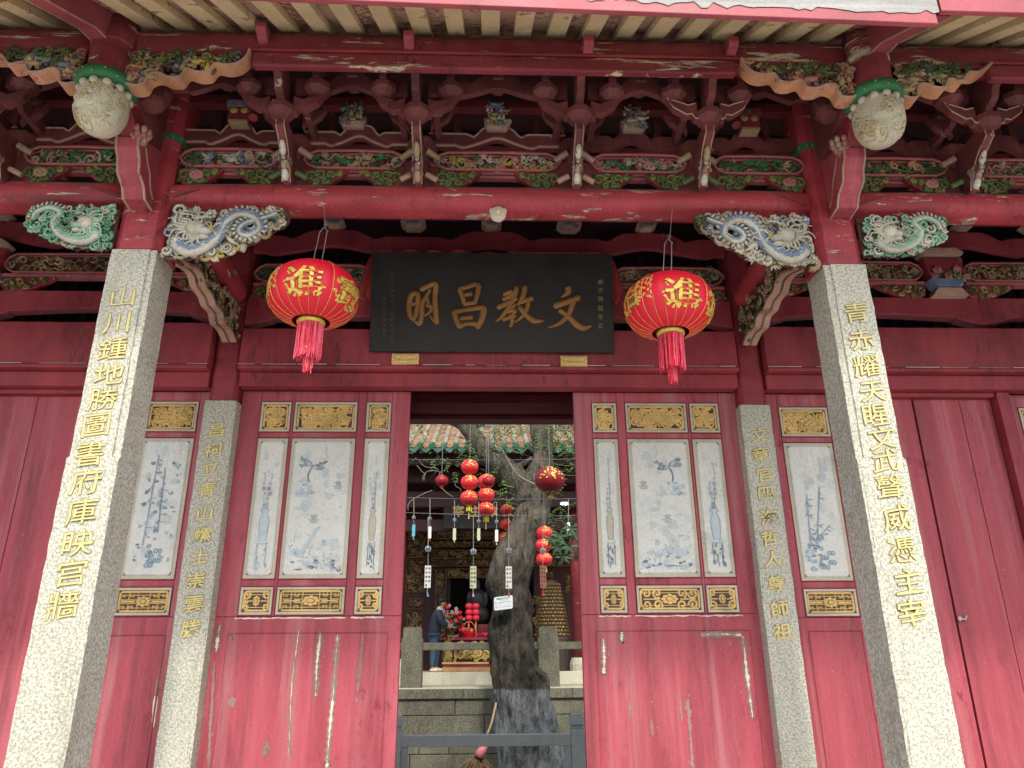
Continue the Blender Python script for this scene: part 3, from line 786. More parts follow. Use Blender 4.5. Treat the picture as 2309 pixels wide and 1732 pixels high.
# oval openwork panels and the green scroll brackets beneath them
THEME = [(['tan', 'greenc', 'blue', 'white'], 'bbls'), (['tan', 'greenc', 'green', 'edge'], 'bllvb'), (['pink', 'yellow', 'greenc', 'edge', 'white'], 'flflv'),
         (['pink', 'white', 'green', 'pink'], 'fflb'), (['greenc', 'tan', 'greenc', 'green'], 'llbv'), (['greenc', 'green', 'edge'], 'ssl'),
         (['greenc', 'greenc', 'orange'], 'ssl'), (['tan', 'blue', 'greenc'], 'slb'), (['tan', 'pink', 'greenc'], 'slf')]
def oval_panel(a, b, z0, z1, y, theme, seed, rimm='pinkrim', parent=None, rnd_=.05, name='carved_oval_panel'):
    h = z1-z0; zc = (z0+z1)/2; e = min(.085, (b-a)*.12)
    out = [(a, zc), (a+e*.35, zc-h*.28), (a+e, z0+h*.04), (b-e, z0+h*.04), (b-e*.35, zc-h*.28), (b, zc), (b-e*.35, zc+h*.28), (b-e, z1-h*.04), ((a+b)/2, z1), (a+e, z1-h*.04), (a+e*.35, zc+h*.28)]
    mb = MB(); mb.pxz(out, y+.02, y+.03, 0); 
    ob = mb.build(name, M['deep'], parent or GH)
    mb = MB(); mb.tube([(x, y-.014, z) for x, z in out+[out[0], out[1]]], .010, 5, caps=False)
    mb.tube([(x, y+.022, z) for x, z in out+[out[0], out[1]]], .011, 5, caps=False)
    mb.build('panel_rim', M[rimm], ob)
    mb = MB(); pal, kd = theme
    def ins(u, v): return abs(v-.5)*2 < .66-(max(0, abs(u-.5)*2-.80)*3.3)
    carve(mb, (a, y+.012, z0), UX, UZ, NF, b-a, h, int((b-a)/h*9), [I[k] for k in pal], seed, h*.27, kd, ins, .012, .24)
    carve(mb, (a, y+.018, z0), UX, UZ, NF, b-a, h, int((b-a)/h*4), [I[pal[0]], I['brown'], I['greenc']], seed+500, h*.30, 'sv', ins, .004, .16)
    mb.build('openwork_carving', ALLM, ob, smooth=False)
    return ob
def scroll_bracket(x0, x1, zt, h, y, seed, flower=None, pal=('greenc', 'greenc', 'greenc', 'yelgreen')):
    """bracket that tapers from x0 (tall) to x1 (pointed)"""
    L = x1-x0; pts = [(x0, zt), (x0+L*.02, zt-h*.7), (x0+L*.12, zt-h), (x0+L*.45, zt-h*.98), (x0+L*.62, zt-h*.85), (x0+L*.74, zt-h*.6), (x0+L*.88, zt-h*.4), (x1, zt-h*.05), (x1, zt)]
    if L < 0: pts = pts[::-1]
    mb = MB(); mb.pxz(pts, y+.012, y+.05); ob = mb.build('scroll_bracket', M['red'], GH, bevel=.003)
    mb = MB(); U = UX if L > 0 else -UX
    def ins(u, v): return (1-v) < 1-max(0, u-.35)*1.35
    for i, (u, v, r_) in enumerate(((.14, .55, .34), (.36, .62, .30), (.60, .66, .24), (.80, .78, .15), (.27, .25, .2), (.5, .3, .2))):
        p = spiral(V(x0+L*u, y+.006, zt-h*(1-v)), U, UZ, h*r_, 1.25, 2.6*i, -1 if i % 2 else 1, 13)
        mb.tube(p, [h*.105*(1-.4*j/12) for j in range(13)], 6, I[pal[i % len(pal)]], flat=((0, 1, 0), .8))
        mb.tube([q+V(0, -h*.075, 0) for q in p], h*.022, 4, I['yelgreen'])
        for j in (2, 5, 8): mb.leaf(p[j], (p[j]-p[j+2]), NF, h*.30, h*.14, I[pal[j % len(pal)]])
    carve(mb, (min(x0, x1) if L > 0 else x0, y+.008, zt-h), U, UZ, NF, abs(L), h, 9, [I[k] for k in pal], seed, h*.22, 'l', ins, .01)
    if flower:
        c = V(x0+L*.42, y-.004, zt-h*.45)
        for j in range(12):
            q = j*6.283/12; mb.blob(c+UX*(h*.26*math.cos(q))+UZ*(h*.15*math.sin(q)), h*.13, h*.1, h*.15, I[flower], 6, 4)
        mb.blob(c, h*.14, h*.14, h*.12, I[flower], 6, 4)
    mb.build('leaf_carving', ALLM, ob, smooth=True)
for i, (a, b) in enumerate(OV):
    oval_panel(a, b, 4.535, 4.675, 4.045, THEME[i], 100+i)
    L = b-a; f = {0: 'pink', 5: 'tan'}.get(i); f2 = {4: 'pink', 6: 'pink'}.get(i)
    scroll_bracket(a+.01, a+L*.44 if i != 2 else a+.30, 4.532, .125, 4.03, 200+i, f)
    scroll_bracket(b-.01, b-L*.44 if i != 2 else b-.30, 4.532, .125, 4.03, 300+i, f2)
    mb = MB(); mb.box(a, b, 4.075, 4.12, 4.51, 4.53); mb.build('panel_rail', M['pinkrim'], GH, bevel=.003)
mb = MB(); mb.box(-6, 6, 3.80, 6.45, 5.30, 5.33); mb.build('shade_ceiling_sheet', M['deepdark'], GH)  # added dark sheet standing in for the shade above the brackets
mb = MB(); mb.box(-6, 6, 4.60, 4.64, 4.72, 5.29); mb.build('shade_board', M['deepdark'], GH)  # added upright sheet, its dark colour standing in for shade
# figures seated on the tie boards
for x, y, z, pal, sd, kd in ((-.93, 4.06, 4.93, ('tan', 'white', 'pink', 'blue', 'greenc'), 1, 'pbp'), (.02, 4.06, 4.925, ('white', 'tan', 'yellow', 'blue', 'edge'), 2, 'ppb'), (.93, 4.06, 4.93, ('white', 'pink', 'tan', 'blue'), 3, 'ppb')):
    mb = MB(); mb.pxz([(x-.085, z), (x-.065, z-.05), (x+.065, z-.05), (x+.09, z), (x+.085, z+.03), (x-.085, z+.03)], y-.02, y+.05, I['edge'])
    carve(mb, (x-.085, y-.02, z-.02), UX, UZ, NF, .17, .15, 14, [I[k] for k in pal], 40+sd, .042, kd, None, .03)
    carve(mb, (x-.09, y-.02, z-.045), UX, UZ, NF, .18, .06, 12, [I[k] for k in pal], 60+sd, .022, 'sb', None, .02)
    mb.build('carved_figure_group', ALLM, GH, smooth=True)
for x in (-1.66, 1.70):
    mb = MB(); z = 4.93; y = 4.03
    mb.box(x-.085, x+.085, y-.03, y+.06, z+.06, z+.11, I['grey' if x < 0 else 'red']); mb.box(x-.07, x+.07, y-.02, y+.06, z-.05, z+.06, I['red'])
    mb.box(x-.06, x+.06, y-.03, y+.05, z-.065, z-.045, I['tan'])
    for q in (-1, 1): mb.blob((x+q*.034, y-.025, z+.03), .028, .012, .024, I['tan' if x > 0 else 'yellow'], 10, 5)
    mb.tube([(x-.06*(x > 0)*0+(.09 if x < 0 else -.09), y-.02, z+.05), (x+(.11 if x < 0 else -.11), y-.06, z-.06)], [.035, .03], 10, I['red'])
    mb.blob((x, y-.033, z+.085), .018, .006, .016, I['pink' if x < 0 else 'green'], 8, 4)
    mb.build('carved_cushion_block', ALLM, GH, bevel=.004)
# ------------------------------------------------------------------ carved dragons under the main beam
def dragon(x0, x1, zt, zb, pal, seed, y=4.03, green=False):
    L = x1-x0; H = zt-zb; U = UX if L > 0 else -UX; g = random.Random(seed)
    def P(u, v, k=0): return V(x0+L*u, y-k, zb+H*v)
    def lo(u): return 0.02 if u < .42 else .02+(u-.42)**1.25*(1.45 if not green else 1.0)
    def ins(u, v): return v > lo(u)+.02 and v < .97
    body, belly, cl, cl2, acc = pal
    mb = MB()
    # ragged openwork sheet the relief grows from
    out = [(x0, zt), (x0, zb)]
    for i in range(1, 25):
        u = i/24; out.append((x0+L*u, zb+H*min(.98, lo(u)+.035*math.sin(i*2.4)+.02)))
    out.append((x1, zt))
    # cloud scrolls
    O = (x0, y-.02, zb)
    carve(mb, O, U, UZ, NF, abs(L), H, 62, [I[cl], I[cl2], I[cl], I[body], I[belly]], seed, H*.13, 'sssf', ins, .02, .22)
    carve(mb, (x0, y, zb), U, UZ, NF, abs(L), H, 60, [I[cl], I['tan'], I[cl2], I['brown']], seed+9, H*.15, 'sl', ins, .01, .30)
    # scalloped cloud edge
    for i in range(17):
        u = .03+.055*i; c = P(u, lo(u)+.07, .012)
        mb.tube(spiral(c, U, UZ, H*.085, 1.0, 4+i, 1 if i % 2 else -1, 9), [H*.032]*9, 5, I[acc if (.3 < u < .62) else cl2])
    # the coiling body
    sp = [(.10, .30), (.22, .12), (.36, .20), (.46, .42), (.50, .68), (.60, .86), (.73, .80), (.79, .58), (.70, .42), (.62, .50), (.66, .66), (.78, .74), (.92, .86)] if not green else \
         [(.12, .35), (.25, .16), (.42, .18), (.58, .34), (.66, .58), (.60, .80), (.74, .92), (.88, .80), (.90, .62)]
    pts = smooth_pts([P(u, v, .045) for u, v in sp], 4); n = len(pts)
    mb.tube(pts, [H*(.135-.09*i/n) for i in range(n)], 8, I[body], flat=((0, 1, 0), .75))
    mb.tube([p+V(0, -H*.03, -H*.085*(1-i/n)) for i, p in enumerate(pts)], [H*(.07-.05*i/n) for i in range(n)], 6, I[belly])
    for i in range(1, n-1):      # scales
        for q in (-.5, 0, .5): mb.blob(pts[i]+V(0, -H*.085*(1-.7*i/n), 0)+UZ*q*H*.09*(1-i/n)+U*g.uniform(-.004, .004), H*.028, H*.016, H*.02, I[body if (i+int(q*2)) % 3 else belly], 5, 3)
    for i in range(2, n-1, 1):
        t = (pts[i+1]-pts[i-1]).normalized(); s_ = V(-t.z, 0, t.x)*(1 if L > 0 else -1)
        mb.leaf(pts[i]+V(0, -.01, 0)+s_*H*.07*(1-.5*i/n), s_+t*-.5, NF, H*.13, H*.07, I[belly if i % 2 else cl])
    # head and mane
    h = P(.27, .50, .07)
    mb.blob(h, H*.17, H*.12, H*.14, I[belly], 9, 6); mb.blob(h+U*H*.16-UZ*H*.06, H*.13, H*.10, H*.075, I[cl], 8, 5)
    mb.blob(h+U*H*.15-UZ*H*.17, H*.11, H*.08, H*.045, I[belly], 8, 5); mb.blob(h+U*H*.27-UZ*H*.0, H*.05, H*.05, H*.045, I[acc], 7, 5)
    for q in (-.02, .1): mb.blob(h+U*H*q+UZ*H*.10-V(0, H*.08, 0), H*.045, H*.04, H*.045, I['white'], 7, 5); mb.blob(h+U*H*q+UZ*H*.10-V(0, H*.115, 0), H*.022, H*.02, H*.022, I['shadowwood'], 6, 4)
    for i in range(17):
        a = 1.2+i*.24; r0 = H*.15; L2 = H*g.uniform(.18, .36); pp = []
        for j in range(8):
            t = j/7; rr = r0+L2*t; aa = a+.35*math.sin(t*5+i)*t
            q = h+U*(rr*math.cos(aa)*1.1)+UZ*(rr*math.sin(aa)*.9)
            q.x = max(q.x, x0+.004) if L > 0 else min(q.x, x0-.004); q.z = min(q.z, zt-.004); q.z = max(q.z, zb+.005); pp.append(q)
        mb.tube(pp, [H*.034*(1-.75*j/7) for j in range(8)], 5, I[cl if i % 3 else belly])
    for sg in (-1, 1): mb.tube([h+U*H*.24, h+U*H*.4+UZ*H*.12*sg, h+U*H*.55+UZ*H*.02*sg, h+U*H*.62+UZ*H*.14*sg], [H*.022, H*.02, H*.016, H*.008], 5, I[cl2])
    for (u, v) in ((.40, .50), (.56, .30)):
        c = P(u, v, .05)
        for q in range(4): mb.tube([c, c+U*H*.12*math.cos(q*.8+.2)+UZ*H*.12*math.sin(q*.8-.6)], [H*.04, H*.012], 5, I[belly])
    # twig ends at the tip
    carve(mb, (x0+L*.86, y-.02, zt-H*.35), U, UZ, NF, abs(L)*.13, H*.3, 12, [I['green'], I['greenc'], I['tan']], seed+3, H*.10, 'sl')
    ob = mb.build('carved_dragon_bracket', ALLM, GH, smooth=True, label='%s carved dragon bracket under the main beam' % ('mint green' if green else 'blue and white'))
    mb = MB(); mb.pxz(out if L > 0 else out[::-1], y+.012, y+.03); mb.build('bracket_backing', M['brown'], ob)
    return ob
dragon(-1.995, -1.27, 4.215, 3.865, ('dblue', 'dwhite', 'dwhite', 'white', 'yellow'), 11)
dragon(2.0, 1.27, 4.215, 3.855, ('dblue', 'dwhite', 'white', 'dwhite', 'yellow'), 12)
dragon(-2.315, -2.84, 4.215, 3.925, ('mint', 'dwhite', 'mint', 'teal', 'edge'), 13, green=True)
dragon(2.315, 2.86, 4.215, 3.925, ('mint', 'dwhite', 'dwhite', 'mint', 'teal'), 14, green=True)

# carved wing brackets beside the hanging posts (scalloped ribbon edge)
def wing_bracket(x0, x1, zt, prof, pal, kd, seed, y0=3.46, y1=3.545, rim='orange'):
    L = x1-x0; mb = MB()
    pts = smooth_pts([V(x0+L*u, 0, zt-d) for u, d in prof], 5)
    k = len(pts)
    # the thick scalloped ribbon: outer and inner edge swept through the depth
    vs = []; 
    for p in pts: vs += [(p.x, y0, p.z), (p.x, y1, p.z), (p.x, y1, p.z+.02), (p.x, y0, p.z+.02)]
    fs = []
    for i in range(k-1):
        for a, b in ((0, 1), (1, 2), (2, 3), (3, 0)): fs.append((4*i+a, 4*i+b, 4*i+4+b, 4*i+4+a))
    mb.add(vs, fs, 0)
    ob = mb.build('carved_wing_bracket', M['orange'], GH)
    mb = MB(); mb.tube([(p.x, y0-.002, p.z+.01) for p in pts], .0085, 5); mb.tube([(p.x, y0+.004, p.z+.022) for p in pts], .005, 5)
    mb.build('ribbon_edge', M['edge'], ob)
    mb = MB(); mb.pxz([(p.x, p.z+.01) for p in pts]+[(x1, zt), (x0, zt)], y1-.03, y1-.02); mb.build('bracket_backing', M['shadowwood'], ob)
    H = max(d for u, d in prof)
    def ins(u, v):
        d = 0
        for (u0, d0), (u1, d1) in zip(prof, prof[1:]):
            if u0 <= u <= u1: d = d0+(d1-d0)*(u-u0)/(u1-u0+1e-6)
        return (1-v)*H < d-.03
    mb = MB(); U = UX if L > 0 else -UX
    carve(mb, (x0, y0+.03, zt-H), U, UZ, NF, abs(L), H, 60, [I[q] for q in pal[0]], seed, .040, kd[0], ins, .03, .26)
    carve(mb, (x0, y0+.012, zt-H), U, UZ, NF, abs(L), H*.8, 13, [I[q] for q in pal[1]], seed+1, .055, kd[1], lambda u, v: ins(u, v*.8-.12), .012)
    carve(mb, (x0, y0+.01, zt-H*.5), U, UZ, NF, abs(L)*.9, H*.44, 22, [I['greenc'], I['greenc'], I['yelgreen'], I['greenc']], seed+2, .042, 'lls', ins, .02)
    carve(mb, (x0, y0+.015, zt-H*.85), U, UZ, NF, abs(L)*.12, H*.8, 10, [I['edge'], I['pinkrim']], seed+3, .03, 's', None, .02, .3)
    mb.build('openwork_carving', ALLM, ob, smooth=True)
PRA = [(0, .25), (.09, .275), (.17, .262), (.20, .205), (.27, .185), (.36, .212), (.45, .21), (.485, .165), (.51, .152), (.59, .172), (.68, .165), (.715, .125), (.74, .108), (.83, .118), (.92, .10), (.98, .05), (1, 0)]
PRB = [(0, .25), (.08, .27), (.16, .262), (.19, .19), (.26, .165), (.36, .19), (.46, .19), (.50, .14), (.54, .125), (.64, .14), (.70, .10), (.74, .075), (.84, .07), (.94, .03), (1, 0)]
wing_bracket(-2.115, -1.43, 4.927, PRA, (('brown', 'tan', 'grey', 'brown'), ('grey', 'tan', 'yellow', 'brown')), ('spb', 'ppb'), 61)
wing_bracket(2.135, 1.47, 4.927, PRA, (('brown', 'tan', 'orange', 'brown'), ('tan', 'pink', 'orange', 'brown')), ('spb', 'ppb'), 62)
wing_bracket(-2.36, -3.0, 4.927, PRB, (('tan', 'brown', 'greenc'), ('tan', 'grey', 'tan')), ('slb', 'bbf'), 63)
wing_bracket(2.385, 2.99, 4.927, PRB, (('tan', 'brown', 'greenc'), ('tan', 'white', 'tan')), ('slb', 'bbl'), 64)

# ------------------------------------------------------------------ beams running back from the pillars, with their openwork braces
for s_ in (-1, 1):
    x = 2.05*s_
    mb = MB(); mb.tube([(x, 4.30, 4.345), (x, 4.8, 4.35), (x, 5.36, 4.335), (x, 5.47, 4.33)], [.105, .112, .105, .06], 16)
    sb = mb.build('porch_cross_beam', M['redbeam'], GH, smooth=True)
    pl = [(385, 578), (405, 596), (425, 606), (440, 622), (447, 648), (462, 668), (470, 690), (485, 706), (490, 730), (505, 745), (517, 772)]
    low = [hit(a, b, V(-2.05, 0, 0), V(1, 0, 0)) for a, b in pl]
    yz = smooth_pts([V(0, p.y, p.z) for p in low], 3)
    xi = x-.05*s_
    mb = MB()
    vs = []
    for p in yz: vs += [(x-.055, p.y, p.z), (x+.055, p.y, p.z), (x+.055, p.y+.004, p.z+.018), (x-.055, p.y+.004, p.z+.018)]
    k = len(yz); mb.add(vs, [(4*i+a, 4*i+b, 4*i+4+b, 4*i+4+a) for i in range(k-1) for a, b in ((0, 1), (1, 2), (2, 3), (3, 0))])
    ob = mb.build('openwork_brace', M['edge'], GH)
    mb = MB(); poly = [(p.y, p.z) for p in yz]+[(5.50, 3.95), (5.50, 4.24), (yz[0].y, 4.24)]
    mb.pyz(poly, x-.01, x+.01); mb.build('brace_backing', M['brown'], ob)
    mb = MB(); y0 = yz[0].y; L = 5.48-y0; H = 4.24-3.88
    def ins(u, v):
        yy = y0+L*u; zz = 3.88+H*v
        zl = min(((abs(p.y-yy), p.z) for p in yz))[1]
        return zz > zl+.02 and zz < 4.22
    carve(mb, (x-.02*s_, y0, 3.88), (0, 1, 0), UZ, (-s_, 0, 0), L, H, 90, [I[q] for q in ('brown', 'tan', 'edge', 'greenc', 'tan')], 70+s_, .045, 'slf', ins, .03, .25)
    mb.build('openwork_carving', ALLM, ob, smooth=True)

# ------------------------------------------------------------------ rear frame of the porch (above the doors)
def crescent(x0, x1, zb, zt, y0, y1, rise=.05):
    xc, L = (x0+x1)/2, (x1-x0); mb = MB(); e = min(.22, L*.12)
    lo = [(x0, zb-.05), (x0+e*.5, zb-.03), (x0+e, zb)]
    for i in range(13):
        t = i/12; lo.append((x0+e+(L-2*e)*t, zb+rise*math.sin(math.pi*t)*.6+.012))
    lo += [(x1-e, zb), (x1-e*.5, zb-.03), (x1, zb-.05)]
    mb.pxz(lo+[(x1, zt), (x0, zt)], y0, y1)
    return mb.build('crescent_beam', M['lintel'], GH, bevel=.012)
BAY = [(-1.97, 1.95), (-5.9, -2.2), (2.18, 5.9)]
for i, (a, b) in enumerate(BAY):
    s3 = i > 0
    dz = .045 if s3 else 0
    mb = MB(); mb.box(a, b, 5.44, 5.58, 3.745, 4.055+dz); mb.box(a, b, 5.425, 5.58, 3.708, 3.742)
    mb.build('lintel_board', M['lintel'], GH, bevel=.010)
    mb = MB(); mb.box(a, b, 5.50, 5.62, 3.592 if i == 0 else 3.585, 3.705); ol = mb.build('door_head', M['lintel'], GH, bevel=.006)
    mb = MB(); gg = random.Random(i+3); x = a
    while x < b:           # worn pale line along the cornice edge
        L = gg.uniform(.05, .4)
        mb.box(x, min(b, x+L), 5.4225, 5.4245, 3.7405, 3.7405+gg.uniform(.002, .006)); x += L+gg.uniform(0, .15)
    mb.build('worn_edge', M['panelf'], ol)
    n = 1 if i == 0 else 2
    for k in range(n):
        p, q = a+(b-a)*k/n, a+(b-a)*(k+1)/n
        crescent(p, q, 4.14+dz, 4.335+dz, 5.46, 5.56)
    # wavy board with three arches
    k3 = 3 if i == 0 else 3
    for k in range(k3):
        p, q = a+(b-a)*k/k3, a+(b-a)*(k+1)/k3
        wavy(p, q, 4.74+dz, 4.90+dz, 5.45, 5.50, .075, .32, False, 'lintel', name='rear_wavy_board')
        for xx, w_ in (((p+q)/2, .075), (q-.0, .095)):
            if xx > b-.1: continue
            mb = MB(); z = 5.03+dz
            mb.pxz([(xx-w_, z), (xx+w_, z), (xx+w_+.01, z-.02), (xx+w_*.6, z-.06), (xx-w_*.6, z-.06), (xx-w_-.01, z-.02)], 5.38, 5.50, I['edge'])
            mb.box(xx-w_*.55, xx+w_*.55, 5.372, 5.379, z-.045, z-.022, I['blue' if i == 0 else 'green']); mb.box(xx-w_*.9, xx+w_*.9, 5.40, 5.5, z+.001, z+.12, I['dark'])
            mb.build('painted_block', ALLM, GH, bevel=.004)
    mb = MB(); mb.box(a, b, 5.44, 5.52, 5.10, 5.24); mb.build('rear_upper_beam', M['lintel'], GH, bevel=.008)
    w_ = (b-a)/(2 if i == 0 else 3.1)
    if i == 0: ovs = [(-1.93, -.99), (.99, 1.91)]
    elif i == 1: ovs = [(-3.93, -2.24), (-5.7, -4.25)]
    else: ovs = [(2.24, 3.60), (3.95, 5.5)]
    for k, (p, q) in enumerate(ovs):
        z0 = 4.46+dz*1.4; z1 = 4.625+dz*1.7
        oval_panel(p, q, z0, z1, 5.45, (['tan', 'brown', 'tan', 'golddull'] if i else ['tan', 'brown', 'greenc', 'tan'], 'ssvlf'), 400+10*i+k)
        mb = MB(); mb.box(p, q, 5.43, 5.52, z0-.03, z0-.005); mb.build('panel_rail', M['pinkrim'], GH, bevel=.004)
        scroll_bracket(p-.01, p+.42, z0-.033, .115, 5.44, 430+10*i+k, None, ('greenc', 'tan', 'yelgreen', 'greenc'))
        scroll_bracket(q+.01, q-.42, z0-.033, .115, 5.44, 440+10*i+k, None, ('greenc', 'tan', 'yelgreen', 'greenc'))
    if i:
        c = -4.09 if i == 1 else 3.775; z0 = 4.52
        mb = MB(); mb.pxz([(c-.17, z0+.2), (c+.17, z0+.2), (c+.13, z0+.02), (c-.13, z0+.02)], 5.40, 5.5, I['red'])
        mb.pxz([(c-.16, z0+.22), (c+.16, z0+.22), (c+.18, z0+.25), (c+.12, z0+.29), (c-.12, z0+.29), (c-.18, z0+.25)], 5.38, 5.5, I['edge'])
        mb.pxz([(c-.15, z0), (c+.15, z0), (c+.10, z0-.07), (c-.10, z0-.07)], 5.38, 5.5, I['blue']); mb.pxz([(c-.10, z0-.08), (c+.10, z0-.08), (c+.15, z0-.15), (c-.15, z0-.15)], 5.39, 5.5, I['edge'])
        carve(mb, (c-.15, 5.39, z0), UX, UZ, NF, .3, .1, 14, [I['pink'], I['greenc'], I['tan']], 9+i, .05, 'fl')
        mb.build('carved_centre_block', ALLM, GH, bevel=.004)
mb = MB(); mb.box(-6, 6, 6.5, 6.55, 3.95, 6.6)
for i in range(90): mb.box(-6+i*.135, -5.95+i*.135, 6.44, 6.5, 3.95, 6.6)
mb.build('shade_partition', M['shadowwood'], GH)  # added wall, dark to stand for shade in the gaps above the lintel
mb = MB(); mb.box(-6.0, -5.95, 4.3, 8.8, 0, 5.6); mb.box(5.95, 6.0, 4.3, 8.8, 0, 5.6); mb.build('shading_side_wall', M['lintel'], GH)  # unseen walls added to block light and keep the interior dark
# inner hall behind the doors: rear beam and posts
mb = MB(); sweep_x(mb, -5.9, 5.9, 7.1, 3.99, .14, .155, 16, .8, 0, 10); mb.box(-5.9, 5.9, 7.02, 7.2, 3.80, 3.838); mb.build('inner_beam', M['deep'], GH, smooth=False, bevel=.004)
for x in (-2.05, 2.05):
    mb = MB(); mb.tube([(x, 8.2, 0), (x, 8.2, 5.6)], .14, 16); mb.build('rear_column', M['red'], GH, smooth=True)

# ------------------------------------------------------------------ door leaves with painted and carved panels
def gold_panel(x0, x1, z0, z1, seed, parent, fret=False, y=5.6):
    b = .018; mb = MB(); i0, i1, k0, k1 = x0+b, x1-b, z0+b, z1-b
    for q in ((x0, x1, z0, k0), (x0, x1, k1, z1), (x0, i0, k0, k1), (i1, x1, k0, k1)): mb.box(q[0], q[1], y-.008, y+.015, q[2], q[3])
    mb.build('panel_border', M['panelf'], parent, bevel=.003)
    mb = MB(); mb.box(i0, i1, y+.0115, y+.0155, k0, k1, 1)
    c = .022; j = .010
    rim = [(i0+j, k0+c), (i0+c, k0+j), (i1-c, k0+j), (i1-j, k0+c), (i1-j, k1-c), (i1-c, k1-j), (i0+c, k1-j), (i0+j, k1-c)]
    mb.tube([(x, y+.006, z) for x, z in rim+rim[:2]], .009, 6, 0, caps=False)
    w_, h_ = i1-i0, k1-k0
    if not fret:
        carve(mb, (i0+.022, y+.007, k0+.022), UX, UZ, NF, w_-.044, h_-.044, max(9, int(w_*h_*520)), [0], seed, .044, 'slfbf', None, .006, .24)
        carve(mb, (i0+.016, y+.010, k0+.016), UX, UZ, NF, w_-.032, h_-.032, max(5, int(w_*h_*230)), [0], seed+1, .050, 'sv', None, .002, .14)
    else:
        g = random.Random(seed); xc, zc = (i0+i1)/2, (k0+k1)/2
        n = 2 if w_ > .3 else 1
        for s_ in (-1, 1):
            for t_ in (-1, 1):
                for q in range(n):
                    cx_ = xc+s_*w_*(.38 if n == 1 or q == 0 else .2); cz = zc+t_*h_*.26; r_ = min(w_*.13, h_*.19)
                    if n == 1 or seed % 3 == 0:
                        mb.tube(spiral(V(cx_, y+.008, cz), UX, UZ, r_*1.3, 1.3, 2*q+seed, s_*t_, 11), [.009]*11, 5, 0)
                    else:
                        p = [(1, -1), (-1, -1), (-1, 1), (.9, 1), (.9, -.2), (0, -.2), (0, .35)]
                        mb.tube([V(cx_+s_*a*r_, y+.008, cz+t_*b_*r_) for a, b_ in p], .0065, 4, 0)
        for k in range(8): mb.blob((xc+w_*.1*math.cos(k*.785), y+.006, zc+h_*.17*math.sin(k*.785)), w_*.045, .01, h_*.08, 0, 6, 4)
        mb.blob((xc, y, zc), w_*.06, .012, h_*.1, 0, 8, 4)
        for s_ in (-1, 1): mb.box(xc+s_*w_*.3-w_*.13, xc+s_*w_*.3+w_*.13, y+.004, y+.014, zc-.004, zc+.004, 0)
        mb.box(i0+.02, i1-.02, y+.006, y+.011, zc-h_*.30, zc-h_*.27, 0); mb.box(i0+.02, i1-.02, y+.006, y+.011, zc+h_*.27, zc+h_*.30, 0)
    return mb.build('carved_gold_panel', [M['gold'], M['panelback']], parent, smooth=False)
INKS = [M['ink'], M['inkblue'], M['wash'], M['wash2'], M['inkpink'], M['panelf'], M['palewash']]
def vase_art(mb, X, Z, y, w, h, seed, tone=1):
    g = random.Random(seed); s = w
    def p(u, v, k=0.0): return V(X(u), y-.0006*k, Z(v))
    # vase: outline and wash
    prof = [(.20, .47), (.17, .455), (.10, .445), (.12, .43), (.20, .41), (.235, .38), (.22, .33), (.18, .27), (.16, .245), (.12, .235)]
    L = [(.5-a, b) for a, b in prof]; Rr = [(.5+a, b) for a, b in prof]
    mb.add([p(u, v, 1) for u, v in L+Rr[::-1]], [tuple(range(2*len(prof)))], 3 if tone == 1 else 5 if tone == 3 else 3)
    for side in (L, Rr): ribbon(mb, [p(u, v, 3) for u, v in side], w*.028, NF, tone if tone < 2 else 0)
    ribbon(mb, [p(.3, .47, 3), p(.4, .478, 3), p(.6, .478, 3), p(.7, .47, 3)], w*.03, NF, 1 if tone == 1 else 0)
    # rock stand
    for k in range(16):
        u, v = g.uniform(.22, .78), g.uniform(.03, .21)
        if abs(u-.5) < .08 and tone == 1: continue
        blotch(mb, p(u, v, 2), UX, UZ, NF, w*g.uniform(.03, .08), h*g.uniform(.008, .022), 0 if tone > 1 else 2, seed+k, 9, .6)
    ribbon(mb, [p(.2, .225, 3), p(.35, .215, 3), p(.65, .215, 3), p(.8, .225, 3)], w*.05, NF, 2)
    for sg in (-1, 1):
        ribbon(mb, [p(.5+sg*.22+g.uniform(-.03, .03), .21-.02*k, 2) for k in range(9)], w*g.uniform(.04, .07), NF, 0 if tone != 1 else 2)
    # stems, leaves and flowers
    for k in range(3):
        pts = [p(.5+(k-1)*.06, .475, 2)]; u, v = .5+(k-1)*.08, .475; top = g.uniform(.72, .92) if k == 1 else g.uniform(.6, .75)
        while v < top:
            v += .04; u += g.uniform(-.06, .07)+(k-1)*.02; u = min(.85, max(.15, u)); pts.append(p(u, v, 2))
            for q in range(3):
                a = g.uniform(0, 6.28); l = w*g.uniform(.07, .14)
                ribbon(mb, [pts[-1], pts[-1]+V(math.cos(a)*l, -.0002, math.sin(a)*l)], [w*.05, w*.008], NF, g.choice((1, 2, 2, 0)) if tone != 3 else g.choice((0, 2, 5)))
        ribbon(mb, pts, w*.018, NF, 0 if tone > 1 else 2)
        c = pts[len(pts)//2]
        for q in range(9):
            a = q*.698; blotch(mb, c+V(math.cos(a)*w*.07, -.0012, math.sin(a)*w*.07), UX, UZ, NF, w*.03, w*.03, 4 if tone == 1 else 2, q, 6, .2)
    for k in range(7):
        a = .3+k*.42; c = p(.5, .478, 2); ribbon(mb, [c, c+V(math.cos(a)*w*.2, 0, math.sin(a)*w*.28)], [w*.06, w*.01], NF, 2 if tone != 2 else 1)
